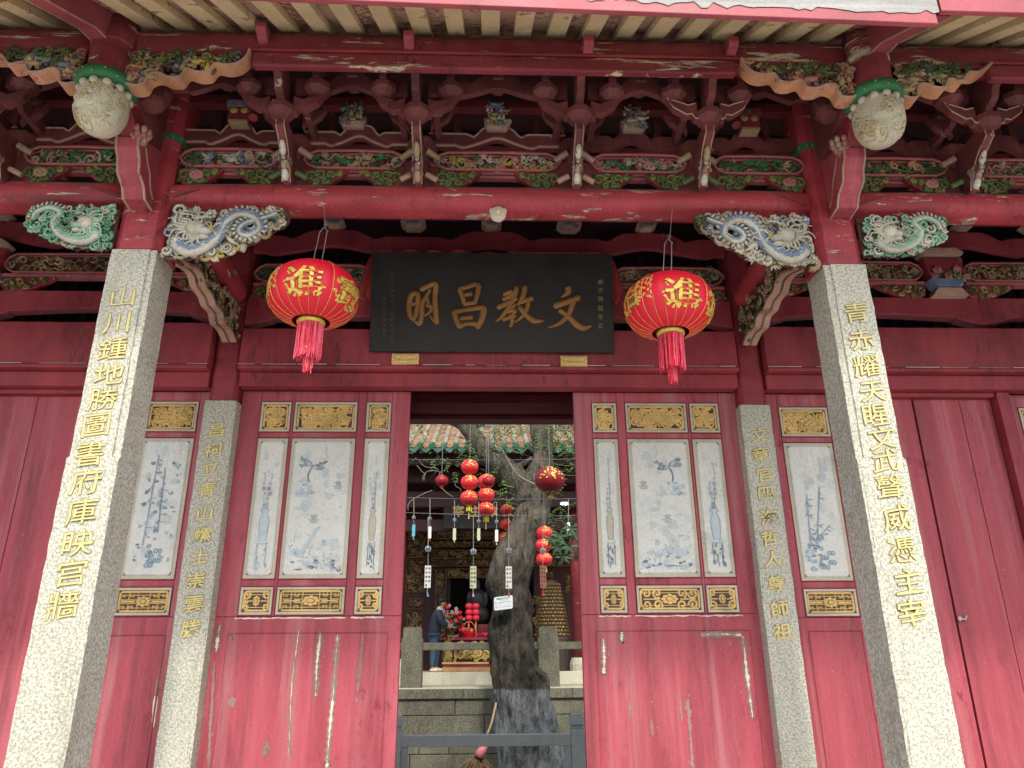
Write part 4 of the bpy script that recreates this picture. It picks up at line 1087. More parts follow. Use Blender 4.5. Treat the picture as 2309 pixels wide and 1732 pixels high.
def pagoda(mb, c, s, m=0):
    for k in range(2 if s > .04 else 1):
        z = k*s*.5; r = s*(.5-.14*k)
        ribbon(mb, [c+V(-r*1.3, 0, z+s*.32), c+V(-r*.7, 0, z+s*.27), c+V(0, 0, z+s*.42), c+V(r*.7, 0, z+s*.27), c+V(r*1.3, 0, z+s*.32)], s*.06, NF, m)
        for q in (-1, -.35, .35, 1): ribbon(mb, [c+V(r*.62*q, 0, z), c+V(r*.62*q, 0, z+s*.27)], s*.05, NF, m)
        ribbon(mb, [c+V(-r*.9, 0, z), c+V(r*.9, 0, z)], s*.04, NF, m)
def landscape_art(mb, X, Z, y, w, h, seed):
    g = random.Random(seed)
    def p(u, v, k=0.0): return V(X(u), y-.0006*k, Z(v))
    fl = (lambda u: u) if seed % 2 else (lambda u: 1-u)
    # pine on a rock
    tr = [(.29, .69), (.27, .74), (.31, .79), (.33, .82), (.28, .85)]
    ribbon(mb, smooth_pts([p(fl(u), v, 2) for u, v in tr]), [w*.03]*9+[w*.022]*8, NF, 0)
    for br in ([(.33, .80), (.45, .785), (.56, .80)], [(.32, .81), (.48, .83), (.62, .85)], [(.31, .82), (.2, .815), (.09, .82)], [(.28, .85), (.18, .86), (.10, .875)]):
        ribbon(mb, smooth_pts([p(fl(u), v, 2) for u, v in br]), w*.014, NF, 0)
        for k in range(5):
            u, v = br[-1]; t = k/5; uu = br[0][0]+(u-br[0][0])*(.4+.6*t); vv = br[0][1]+(v-br[0][1])*t+g.uniform(-.01, .02)
            for q in range(7):
                a = q*.9; ribbon(mb, [p(fl(uu), vv, 3), p(fl(uu), vv, 3)+V(math.cos(a)*w*.028, 0, math.sin(a)*w*.028)], [w*.006, w*.014], NF, g.choice((0, 1, 2)))
    for k in range(12): blotch(mb, p(fl(g.uniform(.12, .36)), g.uniform(.58, .69), 1), UX, UZ, NF, w*g.uniform(.03, .08), h*g.uniform(.008, .02), g.choice((2, 2, 3)), k, 9, .5)
    # hills
    for k in range(34):
        u = g.random(); v = .02+abs(g.gauss(0, .07))*(1.6-u)
        blotch(mb, p(fl(u), min(.3, v), 1), UX, UZ, NF, w*g.uniform(.02, .08), h*g.uniform(.006, .016), g.choice((2, 3, 3, 2, 0)), k+40, 9, .5)
    for k in range(10):
        u = .25+.03*k; blotch(mb, p(fl(u), .13+.022*k, 1), UX+UZ*.6, UZ, NF, w*.07, h*.010, 3, k+90, 9, .5)
    pagoda(mb, p(fl(.84), .635, 2), w*.15); pagoda(mb, p(fl(.44), .375, 2), w*.15); pagoda(mb, p(fl(.66), .2, 2), w*.11, 2)
    for k in range(30):
        u, v = g.uniform(.08, .92), g.uniform(.28, .62); q = g.uniform(0, 3.1); l = w*g.uniform(.03, .08)
        ribbon(mb, [p(fl(u), v, 2), p(fl(u), v, 2)+V(math.cos(q)*l, 0, math.sin(q)*l*.5)], [w*.012, w*.003], NF, g.choice((2, 2, 6, 0)))
    for k in range(60):
        u = g.uniform(.03, .97); v = g.uniform(.01, .20)*(1.5-u)
        ribbon(mb, [p(fl(u), v, 2), p(fl(u), v, 2)+V(g.uniform(-.5, .5)*w*.08, 0, w*g.uniform(.02, .07))], [w*.014, w*.003], NF, g.choice((2, 2, 3, 0, 1)))
    # cracks and flaking spots
    pts = [p(fl(.57), .99, 2)]
    for k in range(6): pts.append(p(fl(.57+g.uniform(-.04, .05)), .99-.025*(k+1), 2))
    ribbon(mb, pts, w*.010, NF, 5)
    for k in range(16): blotch(mb, p(g.random(), g.random(), 2), UX, UZ, NF, w*.008, w*.01, 0, k+200, 6, .5)
def bamboo_art(mb, X, Z, y, w, h, seed, clear=True):
    g = random.Random(seed)
    def p(u, v, k=0.0): return V(X(u), y-.0006*k, Z(v))
    stems = [((.20, .22), (.28, .62)), ((.35, .2), (.62, .68)), ((.3, .25), (.75, .38))] if clear else [((.3, .2), (.35, .9)), ((.6, .3), (.55, .8))]
    for a, b in stems:
        ribbon(mb, [p(a[0]+(b[0]-a[0])*t/6, a[1]+(b[1]-a[1])*t/6, 1) for t in range(7)], w*.03, NF, 1)
        for k in range(16):
            t = g.uniform(.1, 1); c = p(a[0]+(b[0]-a[0])*t, a[1]+(b[1]-a[1])*t, 2); q = g.uniform(-2.6, .2)
            ribbon(mb, [c, c+V(math.cos(q)*w*.09, 0, math.sin(q)*w*.09), c+V(math.cos(q)*w*.16, 0, math.sin(q)*w*.15)], [w*.012, w*.03, w*.004], NF, g.choice((1, 2, 1)))
    for k in range(26 if clear else 60):
        if clear: u, v = g.uniform(.05, .4), g.uniform(.02, .33)*(1-.3)
        else: u, v = g.uniform(.15, .95), g.uniform(.08, .9)
        blotch(mb, p(min(.95, u+.2*(.3-v) if clear else u), v, 1), UX, UZ, NF, w*g.uniform(.02, .07), h*g.uniform(.006, .018), g.choice((2, 0, 2, 1)), k, 9, .6)
    for k in range(9):
        c = p(.45+.09*(k % 4), .06+.035*(k//2), 2)
        for q in range(6): blotch(mb, c+V(math.cos(q*1.05)*w*.04, 0, math.sin(q*1.05)*w*.04), UX, UZ, NF, w*.022, w*.022, 1, q+k, 7, .2)
    for k in range(5): ribbon(mb, [p(.25+.15*k, .98-.04*(k % 2), 1), p(.3+.14*k, .90-.05*(k % 3), 1)], w*.008, NF, 5)
def white_panel(x0, x1, z0, z1, kind, seed, parent, y=5.6):
    b = .026; mb = MB(); i0, i1, k0, k1 = x0+b, x1-b, z0+b, z1-b
    for q in ((x0, x1, z0, k0), (x0, x1, k1, z1), (x0, i0, k0, k1), (i1, x1, k0, k1)): mb.box(q[0], q[1], y-.002, y+.016, q[2], q[3])
    mb.build('panel_border', M['panelf'], parent, bevel=.002)
    mb = MB(); c = .02; mb.pxz([(i0+c, k0), (i1-c, k0), (i1, k0+c), (i1, k1-c), (i1-c, k1), (i0+c, k1), (i0, k1-c), (i0, k0+c)], y-.006, y+.014, 0)
    mb.box(i0, i1, y+.014, y+.018, k0, k1, 1)
    rim = [(i0+c, k0+.006), (i1-c, k0+.006), (i1-.006, k0+c), (i1-.006, k1-c), (i1-c, k1-.006), (i0+c, k1-.006), (i0+.006, k1-c), (i0+.006, k0+c)]
    wp = mb.build('painted_panel', [M['panelw'], M['panelf']], parent, bevel=.0015)
    mb = MB(); ribbon(mb, [V(x, y-.0066, z) for x, z in rim+rim[:1]], .0022, NF, 5)
    X = lambda u: i0+.012+(i1-i0-.024)*u; Z = lambda v: k0+.012+(k1-k0-.024)*v
    yy = y-.0068; w_, h_ = i1-i0-.024, k1-k0-.024
    gw = random.Random(seed+77)
    for k in range(16 if kind == 'land' else 9): blotch(mb, V(X(gw.uniform(.12, .88)), yy+.0001, Z(gw.uniform(.06, .94))), UX, UZ, NF, w_*gw.uniform(.04, .11), h_*gw.uniform(.015, .05), 6, k+seed, 12, .45)
    if kind == 'land': landscape_art(mb, X, Z, yy, w_, h_, seed)
    elif kind == 'bamboo': bamboo_art(mb, X, Z, yy, w_, h_, seed)
    elif kind == 'rock': bamboo_art(mb, X, Z, yy, w_, h_, seed, False)
    else: vase_art(mb, X, Z, yy, w_, h_, seed, int(kind[-1]))
    mb.build('painting', INKS, wp)
ZR = [(3.255, 3.495), (2.145, 3.20), (1.895, 2.085)]
XC = [(1.575, 1.805), (1.06, 1.545), (.795, .985)]
def frame_grid(name, x0, x1, z0, z1, cols, rows, m='door', y=5.615, th=.05):
    """stiles and rails round the openings; each opening recessed"""
    root_mb = MB(); root_mb.box(x0, x1, y+.018, y+th, z0, z1); root = root_mb.build(name, M[m], GH)
    mb = MB(); xs_ = [x0]+sum([[a, b] for a, b in cols], [])+[x1]; zs = [z0]+sum([[a, b] for a, b in rows], [])+[z1]
    e = .006
    zlow = rows[0][0]-.012
    for i in range(0, len(xs_), 2):
        mb = MB(); mb.box(xs_[i]+(e if i else 0), xs_[i+1]-(e if i < len(xs_)-2 else 0), y, y+.018, zlow+.001, z1)
        mb.build('stile', M[m], root, bevel=.005)
    mb = MB(); mb.box(x0, x1, y, y+.018, z0, zlow-.001); mb.build('lower_panel', M[m], root, bevel=.003)
    for (a, b) in cols:
        for i in range(2, len(zs), 2):
            mb = MB(); mb.box(a-e+.001, b+e-.001, y+.002, y+.018, zs[i]+(e if i else 0), zs[i+1]-(e if i < len(zs)-2 else 0))
            mb.build('rail', M[m], root, bevel=.005)
        for (p, q) in rows:   # moulding bead
            mb = MB(); mb.tube([(a-.004, y-.001, p-.004), (b+.004, y-.001, p-.004), (b+.004, y-.001, q+.004), (a-.004, y-.001, q+.004), (a-.004, y-.001, p-.004), (b, y-.001, p-.004)], .0045, 5, caps=False)
            mb.build('bead_moulding', M['lintel'], root)
    return root
for s_ in (-1, 1):
    cols = sorted([(a*s_, b*s_) if s_ > 0 else (-b, -a) for a, b in XC])
    rows = sorted(ZR)
    x0, x1 = (.648, 1.955) if s_ > 0 else (-1.965, -.648)
    leaf = frame_grid('door_leaf', x0, x1, 0.0, 3.588, cols, rows)
    leaf['label'] = 'door leaf %s of the open doorway' % ('right' if s_ > 0 else 'left')
    for ci, (a, b) in enumerate(cols):
        wide = b-a > .3
        gold_panel(a, b, *ZR[0], 500+ci+10*s_, leaf, False, y=5.617)
        gold_panel(a, b, *ZR[2], 520+ci+10*s_, leaf, True, y=5.617)
        kd = 'land' if wide else ('vase1' if (ci == 0 and s_ < 0) else 'vase3' if s_ < 0 else 'vase3' if ci == 0 else 'vase2')
        white_panel(a, b, *ZR[1], kd, 540+ci+(s_ < 0)*2+ (1 if (s_ > 0 and wide) else 0), leaf, y=5.617)
    # lower field of the leaf and its moulding
    mb = MB(); xa, xb = x0+.10, x1-.09
    mb.tube([(xa, 5.612, .2), (xa, 5.612, 1.77), (xb, 5.612, 1.77), (xb, 5.612, .2)], .006, 5); mb.build('bead_moulding', M['door'], leaf)
    # worn edge under the bottom row and flaked streaks
    mb = MB(); gg = random.Random(8+s_)
    for (a, b) in cols:
        ribbon(mb, [V(a-.02+(b-a+.04)*t/12, 5.6125, 1.872+gg.uniform(-.004, .004)) for t in range(13)], [.004+gg.random()*.010 for t in range(13)], NF, 0)
    scl = [((676, 1416), (660, 1530), (651, 1700)), ((723, 1425), (715, 1500), (712, 1570)), ((762, 1430), (752, 1560), (740, 1690), (737, 1731)), ((496, 1410), (488, 1470)), ((484, 1490), (475, 1640), (470, 1731)), ((818, 1440), (812, 1500), (806, 1560))] if s_ < 0 else \
          [((1360, 1440), (1362, 1480), (1361, 1520)), ((1402, 1424), (1401, 1450)), ((1580, 1432), (1620, 1430), (1672, 1432)), ((1674, 1434), (1684, 1520), (1697, 1620)), ((1550, 1575), (1556, 1650), (1562, 1731))]
    for j, ln in enumerate(scl):
        pts = smooth_pts([at(px, py, 5.6135) for px, py in ln], 22)
        jit = [p+V(gg.uniform(-.0025, .0025), 0, 0) for p in pts]; k = len(pts)
        thin = (j == 0 and s_ < 0) or (j in (4, 5) and s_ < 0) or (j == 4 and s_ > 0)
        wb = [(.020 if thin else .044)*gg.uniform(.5, 1.2)*min(1, (min(i, k-1-i)+1)/3) for i in range(k)]
        ribbon(mb, [p+V(0, 0, 0) for p in jit], wb, NF, 1)
        for q in range(k//3):
            e = gg.choice(jit); blotch(mb, e+V(gg.gauss(0, .014), -.0002, gg.gauss(0, .03)), UX, UZ, NF, gg.uniform(.003, .010), gg.uniform(.004, .02), 1, q+j, 8, .6)
        if not thin or j == 0:
            w0 = 0; ws_ = []
            for q in wb: w0 = max(.02, min(.62, w0+gg.uniform(-.22, .22))); ws_.append(q*w0*gg.uniform(.6, 1.2))
            ribbon(mb, [p-V(0, .0042, 0) for p in jit], ws_, NF, 0)
    for px, py, r1, r2 in (((521, 1440, .022, .014), (524, 1583, .028, .035), (600, 1690, .02, .05)) if s_ < 0 else ((1420, 1600, .008, .05), (1470, 1640, .01, .06), (1535, 1600, .008, .09), (1690, 1560, .01, .03))):
        blotch(mb, at(px, py, 5.6125), UX, UZ, NF, r1, r2, 1, int(px), 18, .45)
    mb.build('flaked_paint', [M['scarw'], M['scarb']], leaf)
# side bays: fixed panel, then the plain side doors
for s_ in (-1, 1):
    a, b = (2.295, 2.685)
    cols = [(a, b)] if s_ > 0 else [(-b, -a)]
    x0, x1 = (2.185, 2.80) if s_ > 0 else (-2.80, -2.21)
    dz = -.03 if s_ > 0 else 0
    rows = sorted([(p+dz, q+dz) for p, q in ZR])
    fp = frame_grid('fixed_panel', x0, x1, 0, 3.58, cols, rows)
    for (p, q) in cols:
        gold_panel(p, q, ZR[0][0]+dz, ZR[0][1]+dz, 600+s_, fp, False, 5.617); gold_panel(p, q, ZR[2][0]+dz, ZR[2][1]+dz, 603+s_, fp, True, 5.617)
        white_panel(p, q, ZR[1][0]+dz, ZR[1][1]+dz, 'bamboo' if s_ > 0 else 'rock', 610+s_, fp, 5.617)
        mb = MB(); mb.tube([(p, 5.612, .2), (p, 5.612, 1.76), (q, 5.612, 1.76), (q, 5.612, .2)], .006, 5); mb.build('bead_moulding', M['door'], fp)
    if s_ < 0:
        mb = MB(); gg = random.Random(2)
        p0 = smooth_pts([at(363, 1505, 5.6145), at(352, 1570, 5.6145), at(345, 1640, 5.6145)], 7)
        wb = [.03*gg.uniform(.5, 1.2)*min(1, (min(i, 14-i)+1)/3) for i in range(15)]
        ribbon(mb, p0, wb, NF, 1); ribbon(mb, [p-V(0, .001, 0) for p in p0[7:]], [q*1.1 for q in wb[7:]], NF, 0)
        mb.build('flaked_paint', [M['scarw'], M['scarb']], fp)
    mb = MB(); q0, q1 = (2.805, 2.90); 
    if s_ < 0: q0, q1 = -q1, -q0
    mb.box(q0, q1, 5.56, 5.68, 0, 3.583); mb.build('door_post', M['door'], GH, bevel=.008)
    widths = (3.42, 3.80, 4.06) if s_ > 0 else (3.19, 3.55, 4.06)
    prev = 2.905
    for k, e in enumerate(widths):
        gp = .018 if (s_ > 0 and k == 0) else .004; u0, u1 = (prev, e-gp) if s_ > 0 else (-e+gp, -prev)
        mb = MB(); mb.box(u0, u1, 5.63+.002*(k % 2), 5.66, 0, 3.545); mb.build('side_door_plank', M['door'], GH, bevel=.003)
        if gp > .01: mb = MB(); mb.box(e-.03, e+.01, 5.662, 5.67, 0, 3.545); mb.build('door_gap_shadow_strip', M['black'], GH)
        prev = e
    mb = MB(); u0, u1 = (2.905, 4.06) if s_ > 0 else (-4.06, -2.905); mb.box(u0, u1, 5.57, 5.68, 3.548, 3.583); mb.build('door_head', M['lintel'], GH, bevel=.004)
    u0, u1 = (4.065, 4.17) if s_ > 0 else (-4.17, -4.065); mb = MB(); mb.box(u0, u1, 5.55, 5.68, 0, 3.583); mb.build('door_post', M['lintel'], GH, bevel=.008)
    a, b = (4.26, 4.66) if s_ > 0 else (-4.66, -4.26)
    fp = frame_grid('fixed_panel', min(4.175*s_, 5.9*s_), max(4.175*s_, 5.9*s_), 0, 3.58, [(a, b)], rows)
    gold_panel(a, b, ZR[0][0]+dz, ZR[0][1]+dz, 620+s_, fp, False, 5.617); white_panel(a, b, ZR[1][0]+dz, ZR[1][1]+dz, 'bamboo', 630+s_, fp, 5.617); gold_panel(a, b, ZR[2][0]+dz, ZR[2][1]+dz, 640+s_, fp, True, 5.617)
    mb = MB(); u0, u1 = (.60, .645) if s_ > 0 else (-.645, -.60)
mb = MB(); mb.box(-.66, .66, 5.55, 5.75, 0, .16); mb.build('door_threshold', M['greystone'], GH, bevel=.01)
# latch on the right side door crack
mb = MB(); q = at(2163, 1395, 5.615); mb.tube([q, q+V(.04, -.01, -.005), q+V(.05, -.012, .02)], .008, 6); mb.lathe([(.016, 0), (.016, .01)], q, 8, 0, (0, -1, 0)); mb.build('door_latch', M['wire'], GH)
# ------------------------------------------------------------------ name board over the doorway
PB_O, PB_T = V(0, 5.415, 3.845), V(0, 5.255, 4.635)
pbU = UX; pbW = (PB_T-PB_O).normalized(); pbN = pbU.cross(pbW).normalized()*1.0
if pbN.y > 0: pbN = -pbN
def pb(px, py, k=.02): return hit(px, py, PB_O, pbN)+pbN*k
H_ = (PB_T-PB_O).length
board = MB(); board.obox(PB_O+pbW*H_/2, UX*.958, pbN*.018, pbW*H_/2)
NB = thing('name_board', 'large black lacquered name board with four brown-gold characters over the doorway', 'sign', (0, 5.4, 3.845))
board.build('board', M['placard'], NB, bevel=.004)
def Zb(x, y): return (780+x*.31645, 540+y*.31645)
BRUSH = {
 'a': [([(505,385),(470,400),(452,470),(458,540),(480,582)], [26,38,36,34,16]), ([(470,402),(512,392),(512,470),(496,555),(470,570)], [30,34,32,32,22]), ([(468,470),(505,458)], [22,24]),
       ([(540,362),(600,332),(642,328),(636,420),(642,520),(650,600)], [34,34,38,34,36,34]), ([(650,598),(625,580),(598,548)], [30,18,6]), ([(600,365),(575,410),(545,460),(542,540),(525,605),(482,578)], [18,26,34,34,34,8]), ([(580,470),(612,490)], [26,30]), ([(618,495),(590,530),(556,552)], [22,18,10]), ([(575,400),(590,470)],[22,20])],
 'b': [([(812,358),(832,415),(845,462)], [34,32,30]), ([(812,358),(870,342),(925,325),(944,340),(935,400),(918,462)], [30,30,32,40,34,26]), ([(852,400),(898,390)], [28,28]), ([(842,465),(918,455)], [30,30]),
       ([(775,522),(790,580),(812,632)], [40,38,32]), ([(775,520),(860,505),(960,492),(982,505),(968,570),(935,632)], [36,32,34,44,42,40]), ([(822,568),(900,556)], [32,36]), ([(808,626),(865,605),(930,608)], [34,28,34])],
 'c': [([(1128,398),(1170,378)], [30,32]), ([(1122,432),(1180,400),(1222,368)], [30,28,26]), ([(1086,488),(1150,458),(1215,425)], [38,34,26]), ([(1172,372),(1178,430)], [28,24]), ([(1215,350),(1195,425),(1150,500),(1110,555),(1068,590)], [30,30,28,24,8]),
       ([(1205,468),(1160,515)], [24,22]), ([(1150,520),(1208,512),(1170,555)], [26,24,20]), ([(1172,545),(1184,585),(1172,625)], [24,30,18]), ([(1122,575),(1205,548)], [28,24]),
       ([(1275,345),(1262,405),(1225,472)], [38,36,16]), ([(1240,452),(1325,425)], [30,36]), ([(1300,448),(1275,530),(1205,595)], [32,28,8]), ([(1238,490),(1290,550),(1340,585),(1408,584)], [30,36,38,8])],
 'd': [([(1582,350),(1578,385),(1530,415)], [44,38,8]), ([(1490,478),(1580,447),(1660,418)], [44,38,42]), ([(1618,448),(1585,535),(1525,600),(1440,634)], [38,34,30,8]), ([(1525,512),(1572,545),(1640,610),(1690,636),(1748,620)], [36,34,42,42,6])]}
for k, strokes in BRUSH.items():
    mb = MB()
    for pts, ws in strokes:
        P3 = [pb(*Zb(x, y), .022) for x, y in pts]
        sp = smooth_pts(P3, 5); n = len(sp); sc_ = (pb(*Zb(1000, 450))-pb(*Zb(1100, 450))).length/100
        rr = []
        for i in range(n):
            t = i/5; a = min(int(t), len(ws)-1); b_ = min(a+1, len(ws)-1); rr.append((ws[a]+(ws[b_]-ws[a])*(t-a))*.58*sc_)
        sp = [sp[0]-(sp[1]-sp[0]).normalized()*rr[0]*.6]+sp+[sp[-1]+(sp[-1]-sp[-2]).normalized()*rr[-1]*.5]; rr = [rr[0]*.5]+rr+[rr[-1]*.3]
        mb.tube(sp, rr, 8, 0, flat=(pbN, .55))
    mb.build('large_character', M['bronze'], NB, smooth=True)
M['dimink'] = plain('tarnished_gold_script', (.22, .17, .08), .6)
M['dimmer'] = plain('faded_board_script', (.075, .048, .030), .7)
for ch, y in zip('歲次癸酉冬立', (308, 367, 428, 494, 555, 618)):
    mb = MB(); put_glyph(mb, ch, pb(*Zb(1812, y), .019), pbU, pbW, pbN, .046, 0, .008, .03); mb.build('date_character', M['dimink'], NB)
for col_x, chars, y0, y1 in ((332, '壹玖玖叁年十一月初四日合眾', 250, 735), (276, '金孔次公廖敬書天', 425, 690)):
    for i, ch in enumerate(chars):
        mb = MB(); put_glyph(mb, ch, pb(*Zb(col_x, y0+(y1-y0)*i/(len(chars)-1)), .0188), pbU, pbW, pbN, .036, 0, .006, .02); mb.build('signature_character', M['dimmer'], NB)
# cloth behind the board
def drape(pix, Y, seed):
    g = random.Random(seed); mb = MB(); rows = []
    for i, (l, r_) in enumerate(pix):
        for j in range(9):
            t = j/8; px = l[0]+(r_[0]-l[0])*t; py = l[1]+(r_[1]-l[1])*t
            p = at(px, py, Y); p.y += .012*math.sin(j*1.9+i*.5)+g.uniform(-.003, .003); rows.append(p)
    mb.add(rows, [(i*9+j, i*9+j+1, (i+1)*9+j+1, (i+1)*9+j) for i in range(len(pix)-1) for j in range(8)])
    return mb
CL = thing('draped_cloth', 'faded red cloth draped behind the black name board', 'cloth', (0, 5.4, 3.9))
drape([((836, 576), (852, 580)), ((824, 600), (852, 600)), ((812, 640), (852, 640)), ((804, 670), (852, 672)), ((822, 676), (852, 678))], 5.41, 1).build('cloth_fold', M['cloth'], CL, smooth=True)
drape([((1370, 584), (1384, 586)), ((1370, 610), (1393, 610)), ((1370, 640), (1400, 640)), ((1370, 676), (1408, 672)), ((1370, 686), (1396, 684))], 5.41, 2).build('cloth_fold', M['cloth'], CL, smooth=True)
mb = MB(); n = 44; top = []; g = random.Random(4)
for i in range(n+1):
    u = -.93+1.83*i/n; hgt = .010+.016*abs(math.sin(i*.7))*(1 if abs(u) > .15 else 0)+.008*g.random()
    top.append((u, hgt))
base = PB_T+pbN*-.019
mb.add([base+UX*u+pbW*-.01 for u, h in top]+[base+UX*u+pbW*h+V(0, .01*math.sin(u*30), 0) for u, h in top], [(i, i+1, n+2+i, n+1+i) for i in range(n)])
mb.add([base+UX*u+pbW*h+V(0, .01*math.sin(u*30), 0) for u, h in top]+[base+UX*u+pbW*(h-.01)+V(0, .08, 0) for u, h in top], [(i, i+1, n+2+i, n+1+i) for i in range(n)])
mb.build('cloth_fold', M['cloth'], CL, smooth=True)
# gilded lotus rests under the board
for px in (914, 1294):
    c = at(px, 809 if px < 1000 else 814, 5.41); w_, h_ = .105, .042
    mb = MB(); mb.box(c.x-w_, c.x+w_, 5.405, 5.438, c.z-h_, c.z+h_)
    for s_ in (-1, 1):
        for k in range(7):
            q = (k-3)/3; d = V(q*1.1, 0, s_*(1-.25*abs(q))).normalized()
            mb.leaf(V(c.x+q*w_*.45, 5.402, c.z+s_*.004), d, NF, .036+.022*abs(q), .040, 0)
        mb.blob((c.x+s_*w_*.93, 5.404, c.z), .012, .012, .012, 0)
    mb.blob((c.x, 5.402, c.z+.02), .02, .01, .018, 0); mb.build('gilded_lotus_rest', M['gold'], GH, bevel=.002)

# ------------------------------------------------------------------ big lanterns
def lantern_mesh(mb, R_, Hh, ribs, n=48, m=0, c=(0, 0, 0), amp=.012, nv=12, e=.82):
    vs = []
    for i in range(nv+1):
        ph = math.pi*(.11+.78*i/nv)
        z = Hh*math.copysign(abs(math.cos(ph))**.9, math.cos(ph)); r0 = R_*(math.sin(ph)**e)
        for j in range(n):
            q = 2*math.pi*j/n; k = 1-amp*abs(math.sin(q*ribs/2+0.0))**6
            vs.append((c[0]+r0*k*math.cos(q), c[1]+r0*k*math.sin(q), c[2]+z))
    mb.add(vs, [(i*n+j, (i+1)*n+j, (i+1)*n+(j+1) % n, i*n+(j+1) % n) for i in range(nv) for j in range(n)], m)
def lant_pt(R_, Hh, q, ph, k=0, e=.82):
    z = Hh*math.copysign(abs(math.cos(ph))**.9, math.cos(ph)); r0 = R_*(math.sin(ph)**e)+k
    return V(r0*math.cos(q), r0*math.sin(q), z)
R1, H1 = .272, .190
def big_lantern(loc, side):
    L = thing('hanging_lantern', 'big red lantern with gold lettering and tassel, %s of the black name board' % side, 'lantern', loc, 'large silk lanterns hanging from the main beam')
    loc = Vector(loc); mb = MB(); lantern_mesh(mb, R1, H1, 24, 96, c=loc, amp=.018, nv=20)
    sh = mb.build('silk_shade', M['glow_red'], L, smooth=True)
    mb = MB()
    for j in range(24):
        q = 2*math.pi*(j+.5)/24; front = abs(((q+math.pi/2+math.pi) % (2*math.pi))-math.pi)
        a0 = .62 if j % 6 == 2 else .66
        full = (j % 6 == 2)
        mb.tube([loc+lant_pt(R1, H1, q, math.pi*(.12+.77*i/16), .001) for i in range(0 if full else 9, 17)], .0016 if full else .0013, 4)
    mb.build('gold_rib_line', M['brass'], sh)
    mb = MB(); zt = H1*.94
    mb.lathe([(.072, zt-.012), (.078, zt-.004), (.078, zt+.010), (.072, zt+.014), (.06, zt+.012)], loc, 28); mb.build('top_ring', M['brass'], L, smooth=True)
    mb = MB(); mb.lathe([(.062, -zt-.022), (.082, -zt-.016), (.086, -zt-.002), (.080, -zt+.012), (.07, -zt+.012)], loc, 28); mb.build('bottom_ring', M['brass'], L, smooth=True)
    # printed gold character and flourishes, bent onto the shade
    def wrap(ch, q0, ph0, size, off, k, mb, m, slant=0):
        vs, fs = glyph(ch, off, .004)
        out = []
        for x, y, z in vs:
            a, b = (x-.5), (y-.38)
            out.append(loc+lant_pt(R1, H1, q0+a*size/R1*1.0, ph0-b*size/ (H1*1.35), k+z*.3))
        mb.add(out, fs, m)
    mb = MB(); g = random.Random(3)
    for ch, q0, ph0, s_ in (('進', -1.55, 1.72, .235), ('寶', -.38, 1.78, .23), ('招', -2.95, 1.45, .22), ('財', 1.5, 1.45, .22)):
        wrap(ch, q0, ph0, s_, .022, .0012, mb, 1); wrap(ch, q0, ph0, s_, .010, .0022, mb, 0)
        for k in range(26):      # clouds, coins and sprigs round the character
            a = g.uniform(0, 6.28); rr = g.uniform(.105, .13); dq = rr*math.cos(a); dp = rr*math.sin(a)
            if dp > .06: continue
            c = loc+lant_pt(R1, H1, q0+dq/R1*1.05, ph0-dp/(H1*1.35), .0012)
            nn = lant_pt(R1, H1, q0+dq/R1, ph0-dp/(H1*1.35)).normalized()
            u = V(-nn.y, nn.x, 0).normalized(); w2 = nn.cross(u)
            for t in range(3): mb.blob(c+u*g.uniform(-.01, .01)+w2*g.uniform(-.01, .01), .007, .007, .0025, 0, 6, 3, (u, w2, nn))
    for q0 in (-2.35, -.95+.0):
        pass
    for q0 in (-2.30,):          # printed spray and beast between the letters
        for k in range(46):
            t = k/45; q = q0-.16+.42*math.sin(k*1.7)*.5; ph = 1.05+.75*t
            c = loc+lant_pt(R1, H1, q, ph, .0012); nn = lant_pt(R1, H1, q, ph).normalized(); u = V(-nn.y, nn.x, 0).normalized(); w2 = nn.cross(u)
            mb.blob(c, .010*g.uniform(.5, 1.2), .008, .0022, 2 if (k % 9 == 0) else 0, 6, 3, (u, w2, nn))
    mb.build('gold_print', [M['brass'], M['bronze'], M['inkpink']], sh)
    # tassel
    mb = MB(); g = random.Random(int(loc.x*100))
    zt2 = -zt-.018
    for k in range(250):
        q = g.uniform(0, 6.283); r_ = .076*math.sqrt(g.uniform(.55, 1)); 
        inner = k > 190
        if inner: r_ = .028*math.sqrt(g.random())
        Ln = g.uniform(.185, .235) if not inner else g.uniform(.27, .315)
        x, y = r_*math.cos(q), r_*math.sin(q); dx, dy = g.uniform(-.008, .008), g.uniform(-.008, .008)
        mb.tube([loc+V(x, y, zt2), loc+V(x+dx*.5, y+dy*.5, zt2-Ln*.5), loc+V(x+dx, y+dy, zt2-Ln)], .0022, 3, 0 if g.random() < .5 else 1, caps=False)
    mb.blob(loc+V(0, -.06, zt2-.17), .010, .008, .010, 2)
    mb.build('tassel', [M['tassel'], M['tassel2'], M['porcelain']], L)
    mb = MB(); top = loc+V(.035, .0, zt+.29)
    for dx in (-.028, .028): mb.tube([loc+V(dx, 0, zt), top+V(dx*.8-.01, 0, -.02)], .0032, 5)
    mb.tube([top+V(-.035, 0, -.03), top+V(-.01, 0, .01), top+V(.02, 0, -.02)], .0022, 5)
    hook = V(top.x-.008, 4.000, 4.33)
    mb.tube([top+V(0, 0, -.005), V(top.x, 4.02, 4.27), hook+V(0, .012, -.06), hook], .0016, 4)
    for k in range(3): mb.tube(spiral(top+V(0, 0, .02+.01*k), UX, UZ, .014, .9, k*2, 1, 8), .0012, 4)
    mb.build('hanging_wire', M['wire'], L)
    return L
pL = hit(707, 666, V(0, 4.12, 0), V(0, 1, 0)); pR = hit(1508, 691, V(0, 4.12, 0), V(0, 1, 0))
big_lantern(tuple(pL), 'left'); big_lantern(tuple(pR), 'right').rotation_euler = (0, R(1.0), R(4))
